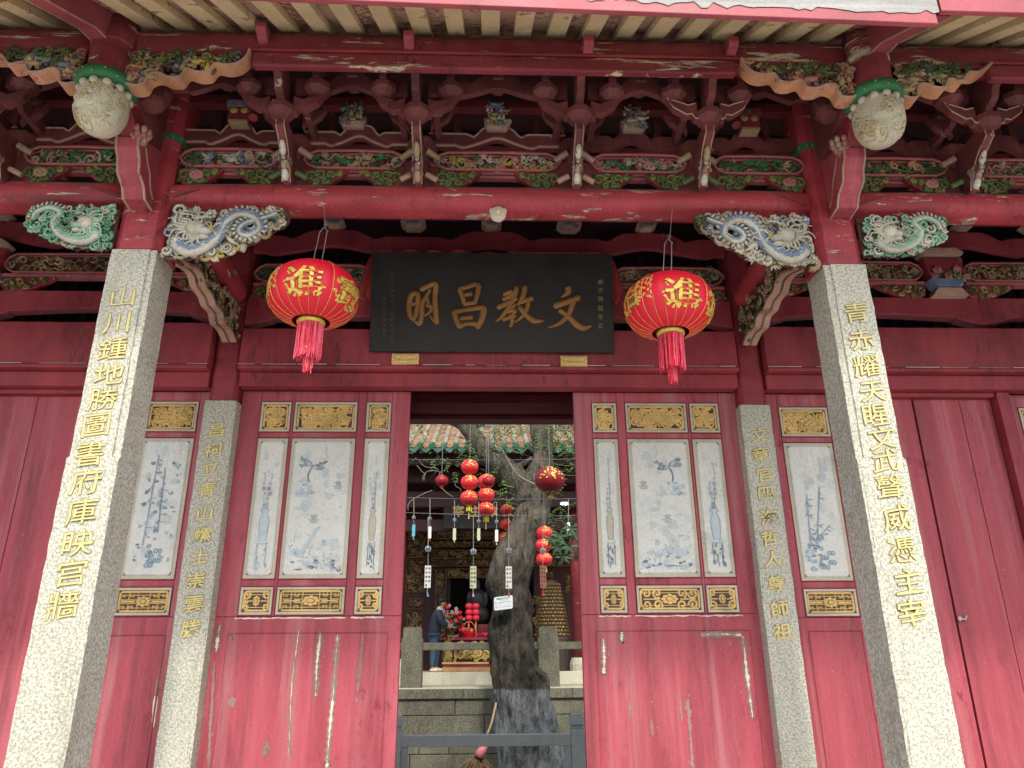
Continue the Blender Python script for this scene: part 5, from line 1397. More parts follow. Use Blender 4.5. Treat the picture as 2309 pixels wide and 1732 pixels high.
# porcelain lamp holder
q = at(1123, 484, 4.045)
LH = thing('lamp_holder', 'empty white porcelain lamp holder fixed to the middle of the main beam', 'lamp holder', (q.x, q.y, q.z))
mb = MB(); mb.lathe([(.045, -.004), (.050, .004), (.050, .012), (.040, .022), (.024, .040), (.016, .052), (.016, .060)], q+V(0, .0, .0), 22, 0, (0, -1, -.35))
mb.lathe([(.055, -.003), (.055, .006)], q+V(0, 0, .022), 16, 0, (0, -1, 0)); mb.build('porcelain_body', M['porcelain'], LH, smooth=True)
mb = MB(); mb.lathe([(.010, 0), (.010, .012)], q+V(0, -.058, -.020), 12, 0, (0, -1, -.35)); mb.build('brass_contact', M['brass'], LH)

# ------------------------------------------------------------------ courtyard: front balustrade, tree, terrace and rear hall
BF = thing('stone_balustrade', 'low blue-grey stone rail just behind the open doorway, in front of the tree', 'railing', (0, 12.0, 0))
yb = 12.0
rt = at(1080, 1657, yb).z; rb = at(1080, 1684, yb).z
xl, xr = at(905, 1670, yb).x, at(1288, 1665, yb).x
mb = MB(); mb.box(xl, xr, yb, yb+.14, rb, rt); mb.build('top_rail', M['greystone'], BF, bevel=.008)
for xx, s_ in ((xl-.2, 1), (xr, -1), (xl-3.24, 1), (xr+3.0, -1)):
    mb = MB(); z1 = at(890, 1614, yb).z; mb.box(xx, xx+.2, yb-.01, yb+.15, 0, z1-.20); mb.box(xx+.02, xx+.18, yb, yb+.14, z1-.199, z1-.15); mb.box(xx-.006, xx+.206, yb-.016, yb+.156, z1-.149, z1-.03); mb.box(xx+.01, xx+.19, yb, yb+.14, z1-.0299, z1)
    mb.build('rail_post', M['greystone'], BF, bevel=.008)
for xx in (xl+.001, xr-.09):
    mb = MB(); mb.box(xx, xx+.089, yb+.01, yb+.13, 0, rb-.001); mb.build('rail_leg', M['greystone'], BF, bevel=.006)
for a, b in ((xl-3.03, xl-.201), (xr+.201, xr+2.99)):
    mb = MB(); mb.box(a, b, yb, yb+.14, rb, rt); mb.build('top_rail', M['greystone'], BF, bevel=.008)
# tree
M['bark'], nt, b = new_mat('tree_bark')
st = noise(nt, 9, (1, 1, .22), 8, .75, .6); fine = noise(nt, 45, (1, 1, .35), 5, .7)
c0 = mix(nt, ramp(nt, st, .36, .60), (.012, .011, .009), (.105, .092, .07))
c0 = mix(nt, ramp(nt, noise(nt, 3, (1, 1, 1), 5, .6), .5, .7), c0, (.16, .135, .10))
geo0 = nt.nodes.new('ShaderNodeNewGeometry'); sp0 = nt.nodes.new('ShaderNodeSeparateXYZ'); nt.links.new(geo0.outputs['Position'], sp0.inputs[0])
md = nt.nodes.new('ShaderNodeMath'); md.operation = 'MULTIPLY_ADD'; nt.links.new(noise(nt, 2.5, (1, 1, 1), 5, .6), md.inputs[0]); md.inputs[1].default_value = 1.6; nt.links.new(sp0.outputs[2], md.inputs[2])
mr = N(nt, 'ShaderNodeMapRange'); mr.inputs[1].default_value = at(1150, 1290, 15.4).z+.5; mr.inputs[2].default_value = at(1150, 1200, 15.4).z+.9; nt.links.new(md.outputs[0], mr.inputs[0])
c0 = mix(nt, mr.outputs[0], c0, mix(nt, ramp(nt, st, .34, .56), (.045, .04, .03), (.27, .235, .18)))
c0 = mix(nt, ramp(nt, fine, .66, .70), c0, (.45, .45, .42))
geo = nt.nodes.new('ShaderNodeNewGeometry'); sep = nt.nodes.new('ShaderNodeSeparateXYZ'); nt.links.new(geo.outputs['Position'], sep.inputs[0])
TY = 15.4
zl = at(1170, 1553, TY).z; zd = at(1170, 1290, TY).z
ad = nt.nodes.new('ShaderNodeMath'); ad.operation = 'MULTIPLY_ADD'; nt.links.new(noise(nt, 8, (1, 1, 1), 4, .6), ad.inputs[0]); ad.inputs[1].default_value = .10; nt.links.new(sep.outputs[2], ad.inputs[2])
lime = ramp(nt, ad.outputs[0], .5, .52)      # placeholder positions replaced below
lm = N(nt, 'ShaderNodeMapRange'); lm.inputs[1].default_value = zl+.03; lm.inputs[2].default_value = zl+.07; lm.inputs[3].default_value = 1; lm.inputs[4].default_value = 0
nt.links.new(ad.outputs[0], lm.inputs[0])
lc = mix(nt, ramp(nt, st, .40, .56), (.10, .105, .105), (.27, .29, .29))
nt.links.new(mix(nt, lm.outputs[0], c0, lc), b.inputs['Base Color']); b.inputs['Roughness'].default_value = .9; b.inputs['Specular IOR Level'].default_value = .2
hm = nt.nodes.new('ShaderNodeMath'); hm.operation = 'ADD'; nt.links.new(st, hm.inputs[0]); nt.links.new(fine, hm.inputs[1]); bump(nt, b, hm.outputs[0], 1.0, .09)
TR = thing('old_tree', 'old gnarled courtyard tree with whitewashed trunk base and sparse green leaves, seen through the doorway', 'tree', (at(1185, 1732, TY).x, TY, 0))
def limb(name, pix, Y=TY, dy=0, n=26, parent=TR, ny=5):
    """pix: (x centre, y, width) in photo pixels at the tree's own distance"""
    P3, rr = [], []
    for i, (x, y, w_) in enumerate(pix):
        a = at(x-w_/2, y, Y); b_ = at(x+w_/2, y, Y); c = (a+b_)/2; c.y = Y+dy*i/(len(pix)-1); P3.append(c); rr.append((b_-a).length/2)
    sp = smooth_pts(P3, ny); r2 = []
    for i in range(len(sp)):
        t = i/ny; a = min(int(t), len(rr)-1); b_ = min(a+1, len(rr)-1); r2.append(rr[a]+(rr[b_]-rr[a])*(t-a))
    mb = MB(); mb.tube(sp, r2, n)
    out = []
    for i, p in enumerate(mb.v):
        k = min(i//n, len(sp)-1); c = sp[k]; d = Vector(p)-c
        f = .89+.16*mnoise.noise(Vector(p)*2.2)+.16*(.5-abs(mnoise.noise(V(p[0]*5, p[1]*5, p[2]*1.3+2))))+.10*(.4-abs(mnoise.noise(V(p[0]*13, p[1]*13, p[2]*3.0))))+.05*mnoise.noise(V(p[0]*22, p[1]*22, p[2]*9))
        out.append(tuple(c+d*f))
    mb.v = out
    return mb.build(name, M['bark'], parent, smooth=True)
gz = at(1200, 1732, TY)
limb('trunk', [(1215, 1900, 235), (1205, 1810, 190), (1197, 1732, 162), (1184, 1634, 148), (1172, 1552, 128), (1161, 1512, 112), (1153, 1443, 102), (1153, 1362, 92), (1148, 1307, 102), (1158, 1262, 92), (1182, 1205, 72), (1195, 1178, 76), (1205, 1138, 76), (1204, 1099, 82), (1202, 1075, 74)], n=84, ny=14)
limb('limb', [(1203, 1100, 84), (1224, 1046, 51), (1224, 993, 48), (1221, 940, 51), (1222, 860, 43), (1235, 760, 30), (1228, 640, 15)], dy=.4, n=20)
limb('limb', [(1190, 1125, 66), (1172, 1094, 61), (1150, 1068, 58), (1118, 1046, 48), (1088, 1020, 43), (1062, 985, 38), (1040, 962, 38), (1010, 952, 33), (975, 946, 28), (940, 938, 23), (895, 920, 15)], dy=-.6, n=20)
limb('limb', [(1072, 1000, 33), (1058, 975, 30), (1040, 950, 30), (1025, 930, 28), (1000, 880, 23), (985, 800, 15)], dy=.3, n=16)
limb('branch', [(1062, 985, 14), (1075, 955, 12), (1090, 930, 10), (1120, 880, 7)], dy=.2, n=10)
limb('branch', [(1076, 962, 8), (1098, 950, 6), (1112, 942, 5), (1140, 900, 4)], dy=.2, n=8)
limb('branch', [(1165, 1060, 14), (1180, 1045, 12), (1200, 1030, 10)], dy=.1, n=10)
def twig(pix, r_, name='branch', Y=TY-.6, mt=None):
    mb = MB(); mb.tube(smooth_pts([at(x, y, Y) for x, y in pix], 4), r_, 6); return mb.build(name, mt or M['twig'], TR, smooth=True)
M['twig'] = plain('pale_twig', (.22, .19, .14), .9, 0, .3, 20, .3)
twig([(1112, 975), (1122, 1000), (1138, 1025), (1160, 1062), (1180, 1080), (1205, 1092)], .022)
twig([(1112, 975), (1120, 950), (1127, 930), (1120, 880)], .03)
g = random.Random(21)
for k in range(26):
    x, y = g.uniform(930, 1290), g.uniform(925, 1120); pts = [(x, y)]; a = g.uniform(0, 6.28)
    for j in range(5): a += g.uniform(-.7, .7); x += 16*math.cos(a); y += 13*math.sin(a)*.8+3; pts.append((x, y))
    twig(pts, g.uniform(.004, .009), 'twig', TY-g.uniform(.3, 1.0))
# leaves: compound leaflets in the opening, and the crown above
def mleaf(name, c, sub=0.0):
    m, nt, b = new_mat(name); n1 = noise(nt, 1.3, (1, 1, 1), 3, .6)
    nt.links.new(mix(nt, ramp(nt, n1, .35, .65), tuple(x*.55 for x in c), tuple(x*1.35 for x in c)), b.inputs['Base Color'])
    b.inputs['Roughness'].default_value = .5; b.inputs['Specular IOR Level'].default_value = .4
    tr = nt.nodes.new('ShaderNodeBsdfTranslucent'); tr.inputs[0].default_value = (c[0]*1.6, c[1]*1.8, c[2], 1); ms = nt.nodes.new('ShaderNodeMixShader'); ms.inputs[0].default_value = .25
    out = nt.nodes['Material Output']; nt.links.new(b.outputs[0], ms.inputs[1]); nt.links.new(tr.outputs[0], ms.inputs[2]); nt.links.new(ms.outputs[0], out.inputs[0]); return m
M['leafA'] = mleaf('tree_leaf_green', (.15, .25, .07)); M['leafB'] = mleaf('broad_leaf_green', (.05, .13, .05))
def spray(mb, c, d, L, n, m=0):
    d = d.normalized(); s_ = d.cross(V(0, 0, 1)); s_ = s_.normalized() if s_.length > .01 else UX
    for i in range(n):
        t = (i+1)/n; p = c+d*L*t+V(0, 0, -.12*L*t*t)
        for q in (-1, 1):
            mb.leaf(p, s_*q+d*.5+V(0, 0, g.uniform(-.4, .3)), V(g.uniform(-.5, .5), -.6, .8).normalized(), L*.30, L*.14, m)
mb = MB()
clusters = [(985, 1035, 26), (1040, 1040, 22), (1065, 1000, 30), (1080, 985, 20), (1135, 985, 30), (1215, 980, 30), (1265, 955, 60), (1275, 1000, 55), (1290, 950, 40), (1250, 935, 30), (1160, 945, 24), (1285, 1060, 26), (1250, 1010, 30), (930, 990, 18), (1128, 1080, 20), (1140, 1120, 18), (1095, 1060, 14), (1260, 1160, 20), (1280, 1130, 14), (925, 1025, 10), (1180, 955, 32), (1110, 950, 26), (1245, 1085, 16), (1215, 1130, 12), (1160, 1020, 16), (945, 940, 18), (1285, 1180, 14), (1120, 1110, 12)]
for x, y, n in clusters:
    for k in range(int(n*.62)):
        c = at(x+g.gauss(0, 17), y+g.gauss(0, 13), TY-g.uniform(-.2, 1.2)); a = g.uniform(0, 6.28)
        spray(mb, c, V(math.cos(a), g.uniform(-.5, .5), math.sin(a)*.5-.2), g.uniform(.16, .30), 4)
mb.build('foliage', M['leafA'], TR, kind='stuff')
mb = MB(); tc = at(1190, 700, TY)
for k in range(1500):
    a, r_ = g.uniform(0, 6.28), 4.2*math.sqrt(g.random()); z = tc.z+1.2+g.gauss(0, .9)-r_*.12
    c = V(tc.x+r_*math.cos(a), TY+.2+r_*math.sin(a)*.9, max(z, tc.z-1.3+abs(g.gauss(0, .2))))
    spray(mb, c, V(math.cos(a), math.sin(a), g.uniform(-.4, .4)), g.uniform(.25, .45), 4)
mb.build('crown', M['leafA'], TR, kind='stuff')
# broad-leaved plant at the right of the opening
BP = thing('broad_leaved_branch', 'dark green broad-leaved branch reaching in at the right side of the doorway', 'plant', tuple(at(1320, 1235, 12)))
mb = MB(); mb.tube([at(1420, 1400, 12.4), at(1370, 1330, 12.2), at(1325, 1250, 12.1), at(1300, 1215, 12)], .02, 6); mb.build('stem', M['twig'], BP)
lf = None
for x, y in ((1245, 1215), (1262, 1205), (1280, 1230), (1295, 1205), (1270, 1255), (1300, 1250), (1288, 1190), (1312, 1225), (1255, 1232), (1318, 1190)):
    c = at(x, y, 12+g.uniform(-.3, .3))
    for j in range(6):
        a = j*1.05+g.uniform(-.3, .3); d = V(math.cos(a), g.uniform(-.4, .1), math.sin(a)*.8-.25)
        m_ = MB(); m_.leaf(c, d, V(0, -.7, .7), .17, .065); m_.build('leaf', M['leafB'], BP)
# plaque on the trunk
pq = [at(1114, 1347, TY-.62), at(1156, 1342, TY-.62), at(1158, 1370, TY-.62), at(1114, 1377, TY-.62)]
TP = thing('tree_plaque', 'small white lettered tree-protection plate hanging on the dark trunk', 'sign', tuple(pq[0]))
U2 = (pq[1]-pq[0]); W2 = (pq[0]-pq[3])
mb = MB(); c = 0.06; U3, W3 = U2, W2
def T(u, v, k=0): return pq[3]+U2*u+W2*v+V(0, -k, 0)
mb.prism([T(c, 0), T(1-c, 0), T(1, c*1.4), T(1, 1-c*1.4), T(1-c, 1), T(c, 1), T(0, 1-c*1.4), T(0, c*1.4)], (0, .012, 0)); mb.build('plate', plain('white_plate', (.62, .68, .68), .4, 0, .05, 10, 0), TP)
mb = MB(); s_ = U2.length
def line(txt, u, v, sz):
    for i, ch in enumerate(txt):
        if ch != ' ': put_glyph(mb, ch, T(u+i*sz*.98, v, .002), U2, W2, NF, sz*s_*.9, 0, .008, .002, cx=.5 if ord(ch) > 255 else .3)
line('福建古树名木', .18, .84, .125); line('B-012', .36, .68, .09); line('树名:国槐', .09, .52, .075); line('科名:蝶形花科', .48, .54, .07)
line('学名:Sophora japonica', .09, .36, .042); line('树龄:800年', .09, .2, .07); line('泉州市人民政府', .55, .2, .055)
mb.build('plate_lettering', M['shadowwood'], TP)
# broom against the trunk
BR = thing('straw_broom', 'straw broom with pink binding leaning by the foot of the tree', 'broom', (at(1070, 1732, 13.6).x, 13.6, 0))
Yb = 13.9
mb = MB(); mb.tube([at(1119, 1585, Yb+.3), at(1108, 1632, Yb+.1), at(1094, 1668, Yb)], .02, 8); mb.build('handle', plain('cane_handle', (.35, .25, .12), .7), BR)
mb = MB(); mb.tube([at(1096, 1676, Yb), at(1088, 1690, Yb), at(1080, 1706, Yb)], [.05, .065, .10], 12); mb.build('pink_binding', plain('pink_binding', (.65, .20, .22), .7), BR, smooth=True)
mb = MB()
for k in range(150):
    t = g.random(); a = at(1080+g.uniform(-8, 8), 1703, Yb); b_ = at(1020+t*95, 1752+g.uniform(-12, 25)-abs(t-.5)*14, Yb+g.uniform(-.15, .15))
    mb.tube([a, (a+b_)/2+V(g.uniform(-.03, .03), 0, .02), b_], .0055, 3)
mb.build('bristles', plain('straw_bristles', (.20, .13, .06), .9, 0, .5, 8, 0), BR)

# rear terrace
YT = 17.0
zt0 = at(1000, 1551, YT).z; zc0 = at(1000, 1576, YT).z
mb = MB(); mb.box(-9, 9, YT-.04, 40, zt0-.02, zt0); TE = tag(mb.build('terrace_floor', M['plinth']), kind='structure')
TW = thing('terrace_wall', 'old grey stone block retaining wall behind the tree, under the carved railing', 'wall', (0, YT, 0))
x = -6.2; 
while x < 6.2:
    L = rnd.uniform(1.6, 2.4); mb = MB(); mb.box(x, x+L-.006, YT-.06, YT+.3, zc0, zt0-.021); mb.build('coping_stone', M['oldstone'], TW, bevel=.012); x += L
z = zc0-.003; row = 0
for hh in (at(1000, 1578, YT).z-at(1000, 1616, YT).z, .43, .30, .42, .30, .4, .4):
    x = -6.2-rnd.random()
    while x < 6.2:
        L = rnd.uniform(1.3, 2.6) if row in (0, 1, 3) else rnd.uniform(.55, 1.0); mb = MB(); mb.box(x, x+L-.012, YT-.0+rnd.uniform(-.008, .008), YT+.3, max(-.75, z-hh+.012), z); mb.build('stone_block', M['oldstone'], TW, bevel=.014); x += L
    z -= hh; row += 1
    if z < -.74: break
RB = thing('rear_balustrade', 'weathered stone balustrade with square capped posts on the terrace edge behind the tree', 'railing', (0, YT, zt0))
zr0, zr1 = at(1000, 1466, YT).z, at(1000, 1449, YT).z
pxs = [at(928, 1480, YT).x, at(1238, 1480, YT).x]; sp_ = pxs[1]-pxs[0]
for k, xx in enumerate([pxs[0]-sp_, pxs[0], pxs[1], pxs[1]+sp_]):
    zt1 = at(928, 1414, YT).z; w_ = .22; mb = MB()
    mb.prism([(xx-w_, YT+.02, zt0), (xx+w_, YT+.02, zt0), (xx+w_, YT+.38, zt0), (xx-w_, YT+.38, zt0)], (0, 0, zr1-zt0+.10), 0)
    mb.box(xx-w_*.75, xx+w_*.75, YT+.06, YT+.34, zr1+.101, zt1-.22); mb.box(xx-w_*.9, xx+w_*.9, YT+.04, YT+.36, zt1-.219, zt1-.03); mb.box(xx-w_*.82, xx+w_*.82, YT+.05, YT+.35, zt1-.0299, zt1)
    mb.build('balustrade_post', M['oldstone'], RB, bevel=.02)
for k in range(3):
    a, b_ = [pxs[0]-sp_, pxs[0], pxs[1]][k]+.221, [pxs[0], pxs[1], pxs[1]+sp_][k]-.221
    mb = MB(); mb.box(a, b_, YT+.10, YT+.28, zr0, zr1); mb.build('balustrade_rail', M['oldstone'], RB, bevel=.012)
# rear hall
RH = thing('rear_hall', 'dark rear temple hall with green-edged tiled eave and gilded carved interior', 'building', (0, 20, zt0))
YP = 18.6; zp = at(1000, 1516, YP).z
mb = MB(); mb.box(-9, 9, YP, YP+.5, zt0, zp); mb.box(-9, 9, YP+.501, 27, zt0, zp-.003); mb.build('hall_plinth', M['plinth'], RH, bevel=.012)
YE = 17.0; ze = at(960, 1008, YE).z; SL = .50
M['tile'] = paint('old_terracotta_tile', (.40, .24, .13), .8, .35, (.56, (.42,.38,.30), (.18,.14,.10), 4, (1, 1, 1)), (1, 1, 1), .5, .6)
M['tilecap'] = paint('pale_cover_tile', (.42, .37, .27), .8, .3, (.60, (.2,.16,.1), (.5,.45,.35), 6, (1, 1, 1)), (1, 1, 1), .5, .6)
M['glaze'] = paint('green_glazed_tile', (.05, .20, .12), .3, .4, (.64, (.3,.4,.3), (.1,.1,.05), 8, (1, 1, 1)), (1, 1, 1), .4, .4)
mb = MB(); mb.prism([(-9, YE+.02, ze-.06), (9, YE+.02, ze-.06), (9, YE+6.2, ze-.06+6.2*SL), (-9, YE+6.2, ze-.06+6.2*SL)], (0, 0, .04)); mb.build('roof_slope', M['tile'], RH)
mb = MB(); mb.prism([(-9, YE+6.2, ze-.06+6.2*SL), (9, YE+6.2, ze-.06+6.2*SL), (9, YE+12, ze), (-9, YE+12, ze)], (0, 0, .04)); mb.build('roof_slope', M['tile'], RH)
pitch = .282; ct = None; te = None; dt = None; pt = None
nrow = [i for i in range(-13, 14)]
for i in nrow:
    x = i*pitch+.06
    for j in range(11 if -9 <= i <= 11 else 4):
        y0 = YE+j*.29
        if ct is None:
            mb = MB(); mb.tube([(0, -.01, 0), (0, .30, .30*SL)], [.068, .058], 8, flat=((0, 0, 1), .8)); ct = mb.build('cover_tile', M['tilecap'], RH, smooth=True, loc=(0, 0, 0)); o = ct
        else: o = copy_obj(ct, RH)
        o.location = V(x+rnd.uniform(-.005, .005), y0, ze+.035+j*.29*SL+rnd.uniform(-.004, .004))-wloc(RH)
    if te is None:
        mb = MB(); mb.lathe([(.075, 0), (.078, .02), (.06, .022), (.055, .012), (.02, .016), (.0, .018)], (0, 0, 0), 16, 0, (0, -1, -.15)); te = mb.build('tile_end', M['glaze'], RH, loc=(0, 0, 0)); o = te
        mb = MB(); pts = [(-.12, 0), (-.10, -.045), (-.065, -.085), (0, -.13), (.065, -.085), (.10, -.045), (.12, 0), (.07, -.012), (0, -.018), (-.07, -.012)]
        mb.prism([(a, 0, b_) for a, b_ in pts], (0, .02, 0)); dt = mb.build('drip_tile', M['glaze'], RH, loc=(0, 0, 0)); o2 = dt
    else: o, o2 = copy_obj(te, RH), copy_obj(dt, RH)
    o.location = V(x, YE-.012, ze+.03)-wloc(RH); o2.location = V(x+pitch/2, YE-.01, ze-.015)-wloc(RH)
    for j in range(11 if -9 <= i <= 11 else 3):
        y0 = YE+j*.29
        if pt is None:
            mb = MB(); vs = []
            for a in (0, 1):
                for k in range(5):
                    q = (k-2)/2; vs.append((q*.09, a*.30, a*.30*SL-.03+.03*q*q+(.012 if a == 0 else 0)))
            mb.add(vs, [(k, k+1, k+6, k+5) for k in range(4)]); mb.add([(x_, y_, z_-.012) for x_, y_, z_ in vs[:5]]+vs[:5], [(k, k+1, k+6, k+5) for k in range(4)])
            pt = mb.build('pan_tile', M['tile'], RH, loc=(0, 0, 0)); o = pt
        else: o = copy_obj(pt, RH)
        o.location = V(x+pitch/2, y0, ze+.012+j*.29*SL)-wloc(RH)
for y_, z_, h_ in ((YE+.35, ze-.05, .28), (YE+1.1, ze-.25, .35), (YE+1.4, ze-.75, .4), (YE+1.7, ze-1.4, .3)):
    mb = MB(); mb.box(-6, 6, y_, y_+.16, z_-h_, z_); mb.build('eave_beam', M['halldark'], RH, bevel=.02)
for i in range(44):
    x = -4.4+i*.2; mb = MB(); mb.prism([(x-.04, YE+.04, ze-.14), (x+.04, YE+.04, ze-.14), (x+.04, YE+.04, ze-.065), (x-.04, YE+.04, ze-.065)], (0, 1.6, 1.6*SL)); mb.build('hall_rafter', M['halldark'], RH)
for xx in (at(1301, 1400, YP+.3).x, -at(1301, 1400, YP+.3).x-.05):
    mb = MB(); mb.tube([(xx, YP+.3, zp+.3), (xx, YP+.3, 7)], .13, 18); c_ = mb.build('hall_column', M['glow_red'] if False else M['red'], RH, smooth=True)
    mb = MB(); mb.lathe([(.2, zp), (.21, zp+.15), (.16, zp+.3)], (xx, YP+.3, 0), 8); mb.build('column_base', M['plinth'], c_)
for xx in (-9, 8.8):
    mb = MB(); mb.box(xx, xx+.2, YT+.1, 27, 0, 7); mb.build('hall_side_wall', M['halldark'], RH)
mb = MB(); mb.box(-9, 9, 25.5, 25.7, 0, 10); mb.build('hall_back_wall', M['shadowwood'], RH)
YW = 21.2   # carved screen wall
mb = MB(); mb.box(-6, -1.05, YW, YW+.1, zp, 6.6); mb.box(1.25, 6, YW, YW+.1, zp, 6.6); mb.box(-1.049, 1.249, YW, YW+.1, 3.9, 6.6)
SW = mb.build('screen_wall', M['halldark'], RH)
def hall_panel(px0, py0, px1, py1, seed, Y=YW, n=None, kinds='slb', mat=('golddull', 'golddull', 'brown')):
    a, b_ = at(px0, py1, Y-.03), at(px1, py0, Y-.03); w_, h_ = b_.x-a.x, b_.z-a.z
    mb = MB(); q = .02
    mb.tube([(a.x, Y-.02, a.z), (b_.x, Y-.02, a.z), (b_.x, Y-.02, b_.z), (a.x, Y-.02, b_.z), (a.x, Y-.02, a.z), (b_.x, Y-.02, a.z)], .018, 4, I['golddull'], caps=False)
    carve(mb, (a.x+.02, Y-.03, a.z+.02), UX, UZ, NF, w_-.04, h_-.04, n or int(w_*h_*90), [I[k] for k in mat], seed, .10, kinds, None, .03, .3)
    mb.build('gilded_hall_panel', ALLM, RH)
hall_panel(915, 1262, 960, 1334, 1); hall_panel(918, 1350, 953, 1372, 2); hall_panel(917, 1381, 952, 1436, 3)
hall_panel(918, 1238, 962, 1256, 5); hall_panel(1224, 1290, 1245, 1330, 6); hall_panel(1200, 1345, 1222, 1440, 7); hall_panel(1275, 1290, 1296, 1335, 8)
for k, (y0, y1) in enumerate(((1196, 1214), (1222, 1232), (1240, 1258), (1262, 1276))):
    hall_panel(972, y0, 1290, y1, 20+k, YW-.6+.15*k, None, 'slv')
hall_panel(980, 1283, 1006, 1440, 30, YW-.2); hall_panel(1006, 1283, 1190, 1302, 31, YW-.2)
hall_panel(920, 1190, 962, 1212, 9); hall_panel(918, 1216, 962, 1236, 10)
# rear name board, deep in shadow
RN = thing('rear_name_board', 'black board with gold characters high inside the dark rear hall', 'sign', tuple(at(1110, 1150, 18.5)))
c = at(1110, 1153, 18.4); mb = MB(); mb.box(c.x-1.2, c.x+1.2, 18.42, 18.48, c.z-.42, c.z+.42); mb.build('board', M['placard'], RN, bevel=.01)
for i, ch in enumerate('宰主章文'):
    p = at(1034+i*38, 1153, 18.4); mb = MB(); put_glyph(mb, ch, p, UX, UZ, NF, .30, 0, .02, .04); mb.build('board_character', M['gold'], RN)
# altar table
YA = 19.4; a = at(993, 1514, YA); b_ = at(1200, 1437, YA)
AT = thing('altar_table', 'red and gold carved altar table in the rear hall, left of the trunk', 'table', ((a.x+b_.x)/2, YA, zp))
x0, x1, z1 = a.x, b_.x, b_.z
mb = MB(); mb.box(x0+.06, x1-.06, YA+.03, YA+.8, zp, z1-.06); mb.build('table_body', M['deep'], AT, bevel=.01)
mb = MB(); mb.box(x0-.02, x1+.02, YA-.05, YA+.85, z1-.059, z1); mb.build('table_top', M['red'], AT, bevel=.01)
mb = MB(); carve(mb, (x0+.06, YA+.0, z1-.26), UX, UZ, NF, x1-x0-.12, .18, 60, [I['gold'], I['gold'], I['red']], 4, .075, 'fs', None, .02, .3)
carve(mb, (x0+.42, YA+.0, zp+.28), UX, UZ, NF, x1-x0-.84, z1-zp-.58, 80, [I['gold'], I['golddull'], I['yellow']], 5, .11, 'sblv', None, .03, .3)
for q in (x0+.06, x1-.26): carve(mb, (q, YA, zp+.2), UX, UZ, NF, .2, z1-zp-.5, 34, [I['gold'], I['golddull'], I['yellow']], 6, .08, 'sl', None, .03, .3)
mb.build('gilded_carving', ALLM, AT)
mb = MB(); mb.box(x0+.32, x0+.37, YA+.0, YA+.02, zp+.2, z1-.28, I['red']); carve(mb, (x0+.31, YA-.01, zp+.2), UX, UZ, NF, .08, z1-zp-.5, 8, [I['gold']], 7, .05, 's'); mb.build('side_strip', ALLM, AT)
mb = MB(); mb.box(x0+.04, x1-.04, YA-.12, YA-.02, zp+.0, zp+.10, I['orange']); mb.box(x0+.06, x1-.06, YA-.10, YA-.02, zp+.101, zp+.17, I['red']); mb.box(x0+.04, x1-.04, YA-.12, YA-.02, zp+.171, zp+.215, I['gold'])
for i in range(46): mb.box(x0+.07+i*.05, x0+.09+i*.05, YA-.127, YA-.12, zp+.01, zp+.09, I['gold'])
mb.build('stepped_base', ALLM, AT)
# things on the altar
def at_(px, py, dy=0): return at(px, py, YA+dy)
BK = thing('gift_basket', 'red hooped gift basket full of red packets on the altar table', 'basket', tuple(at_(1057, 1436, .2)))
mb = MB(); c = at_(1057, 1434, .25); c.z = z1
mb.lathe([(.13, .0), (.17, .10), (.18, .14)], c, 14); mb.build('basket_body', M['glow_red'], BK)
mb = MB(); mb.tube([c+V(.17*math.cos(t*.314), 0, .13+.26*math.sin(t*.314)) for t in range(11)], .012, 6); mb.build('basket_handle', M['tassel2'], BK)
mb = MB()
for k in range(14): mb.blob(c+V(g.uniform(-.13, .13), g.uniform(-.1, .1), .16+g.uniform(0, .05)), .05, .04, .04, g.choice((0, 0, 1, 2)))
mb.build('packets', [M['glow_red'], M['yellow'], M['pink']], BK)
RPk = thing('wrapped_offering', 'crumpled bright red wrapped offering lying right of the basket on the altar', 'parcel', tuple(at_(1090, 1435, .2)))
mb = MB(); c = at_(1092, 1434, .25); c.z = z1+.05
for k in range(16): mb.blob(c+V(g.uniform(-.2, .2), g.uniform(-.1, .1), g.uniform(-.02, .06)), .07, .06, .045, 0, 5, 3)
for k in range(4): mb.obox(c+V(.05+.03*k, -.12, .03), V(.03, 0, .02), V(0, .01, 0), V(-.004, 0, .008), 1)
mb.build('wrapping', [M['glow_red'], M['porcelain']], RPk)
FL = thing('flower_bouquet', 'bouquet of red, pink and white flowers standing on the altar beside the man', 'flowers', tuple(at_(1018, 1436, .2)))
mb = MB(); c = at_(1018, 1400, .25)
for k in range(70):
    p = c+V(g.gauss(0, .13), g.uniform(-.12, .12), g.gauss(.02, .13)); m_ = g.choice((0, 0, 0, 1, 2, 3, 4)); r_ = g.uniform(.025, .05)
    for q in range(5): mb.blob(p+V(r_*.7*math.cos(q*1.26), -.01, r_*.7*math.sin(q*1.26)), r_*.6, r_*.5, r_*.6, m_, 5, 3)
mb.build('blossoms', [M['glow_red'], M['pink'], M['white'], M['orange'], M['inkpink']], FL)
mb = MB()
for k in range(60): mb.leaf(c+V(g.gauss(0, .12), g.uniform(-.1, .1), g.uniform(-.2, .1)), V(g.uniform(-1, 1), -.3, g.uniform(-.2, 1)), V(0, -1, .3), .16, .05)
mb.tube([V(c.x, c.y, z1), V(c.x, c.y, z1+.16)], [.07, .09], 10); mb.build('greenery', M['leafB'], FL)
OR = thing('orange_ribbon', 'orange ribbon hanging over the front edge of the altar table', 'ribbon', tuple(at_(1020, 1434, 0)))
mb = MB(); 
for pts in ([(1008, 1433), (1030, 1435), (1033, 1431)], [(1012, 1434), (1013, 1446)], [(1028, 1432), (1022, 1440), (1018, 1443)]): ribbon(mb, [at(x, y, YA-.07) for x, y in pts], .035, NF)
mb.build('ribbon_strip', M['orange'], OR)
ST = thing('seated_statue', 'dark seated statue in the shadowed altar niche behind the red lanterns', 'statue', tuple(at(1075, 1400, 20.6)))
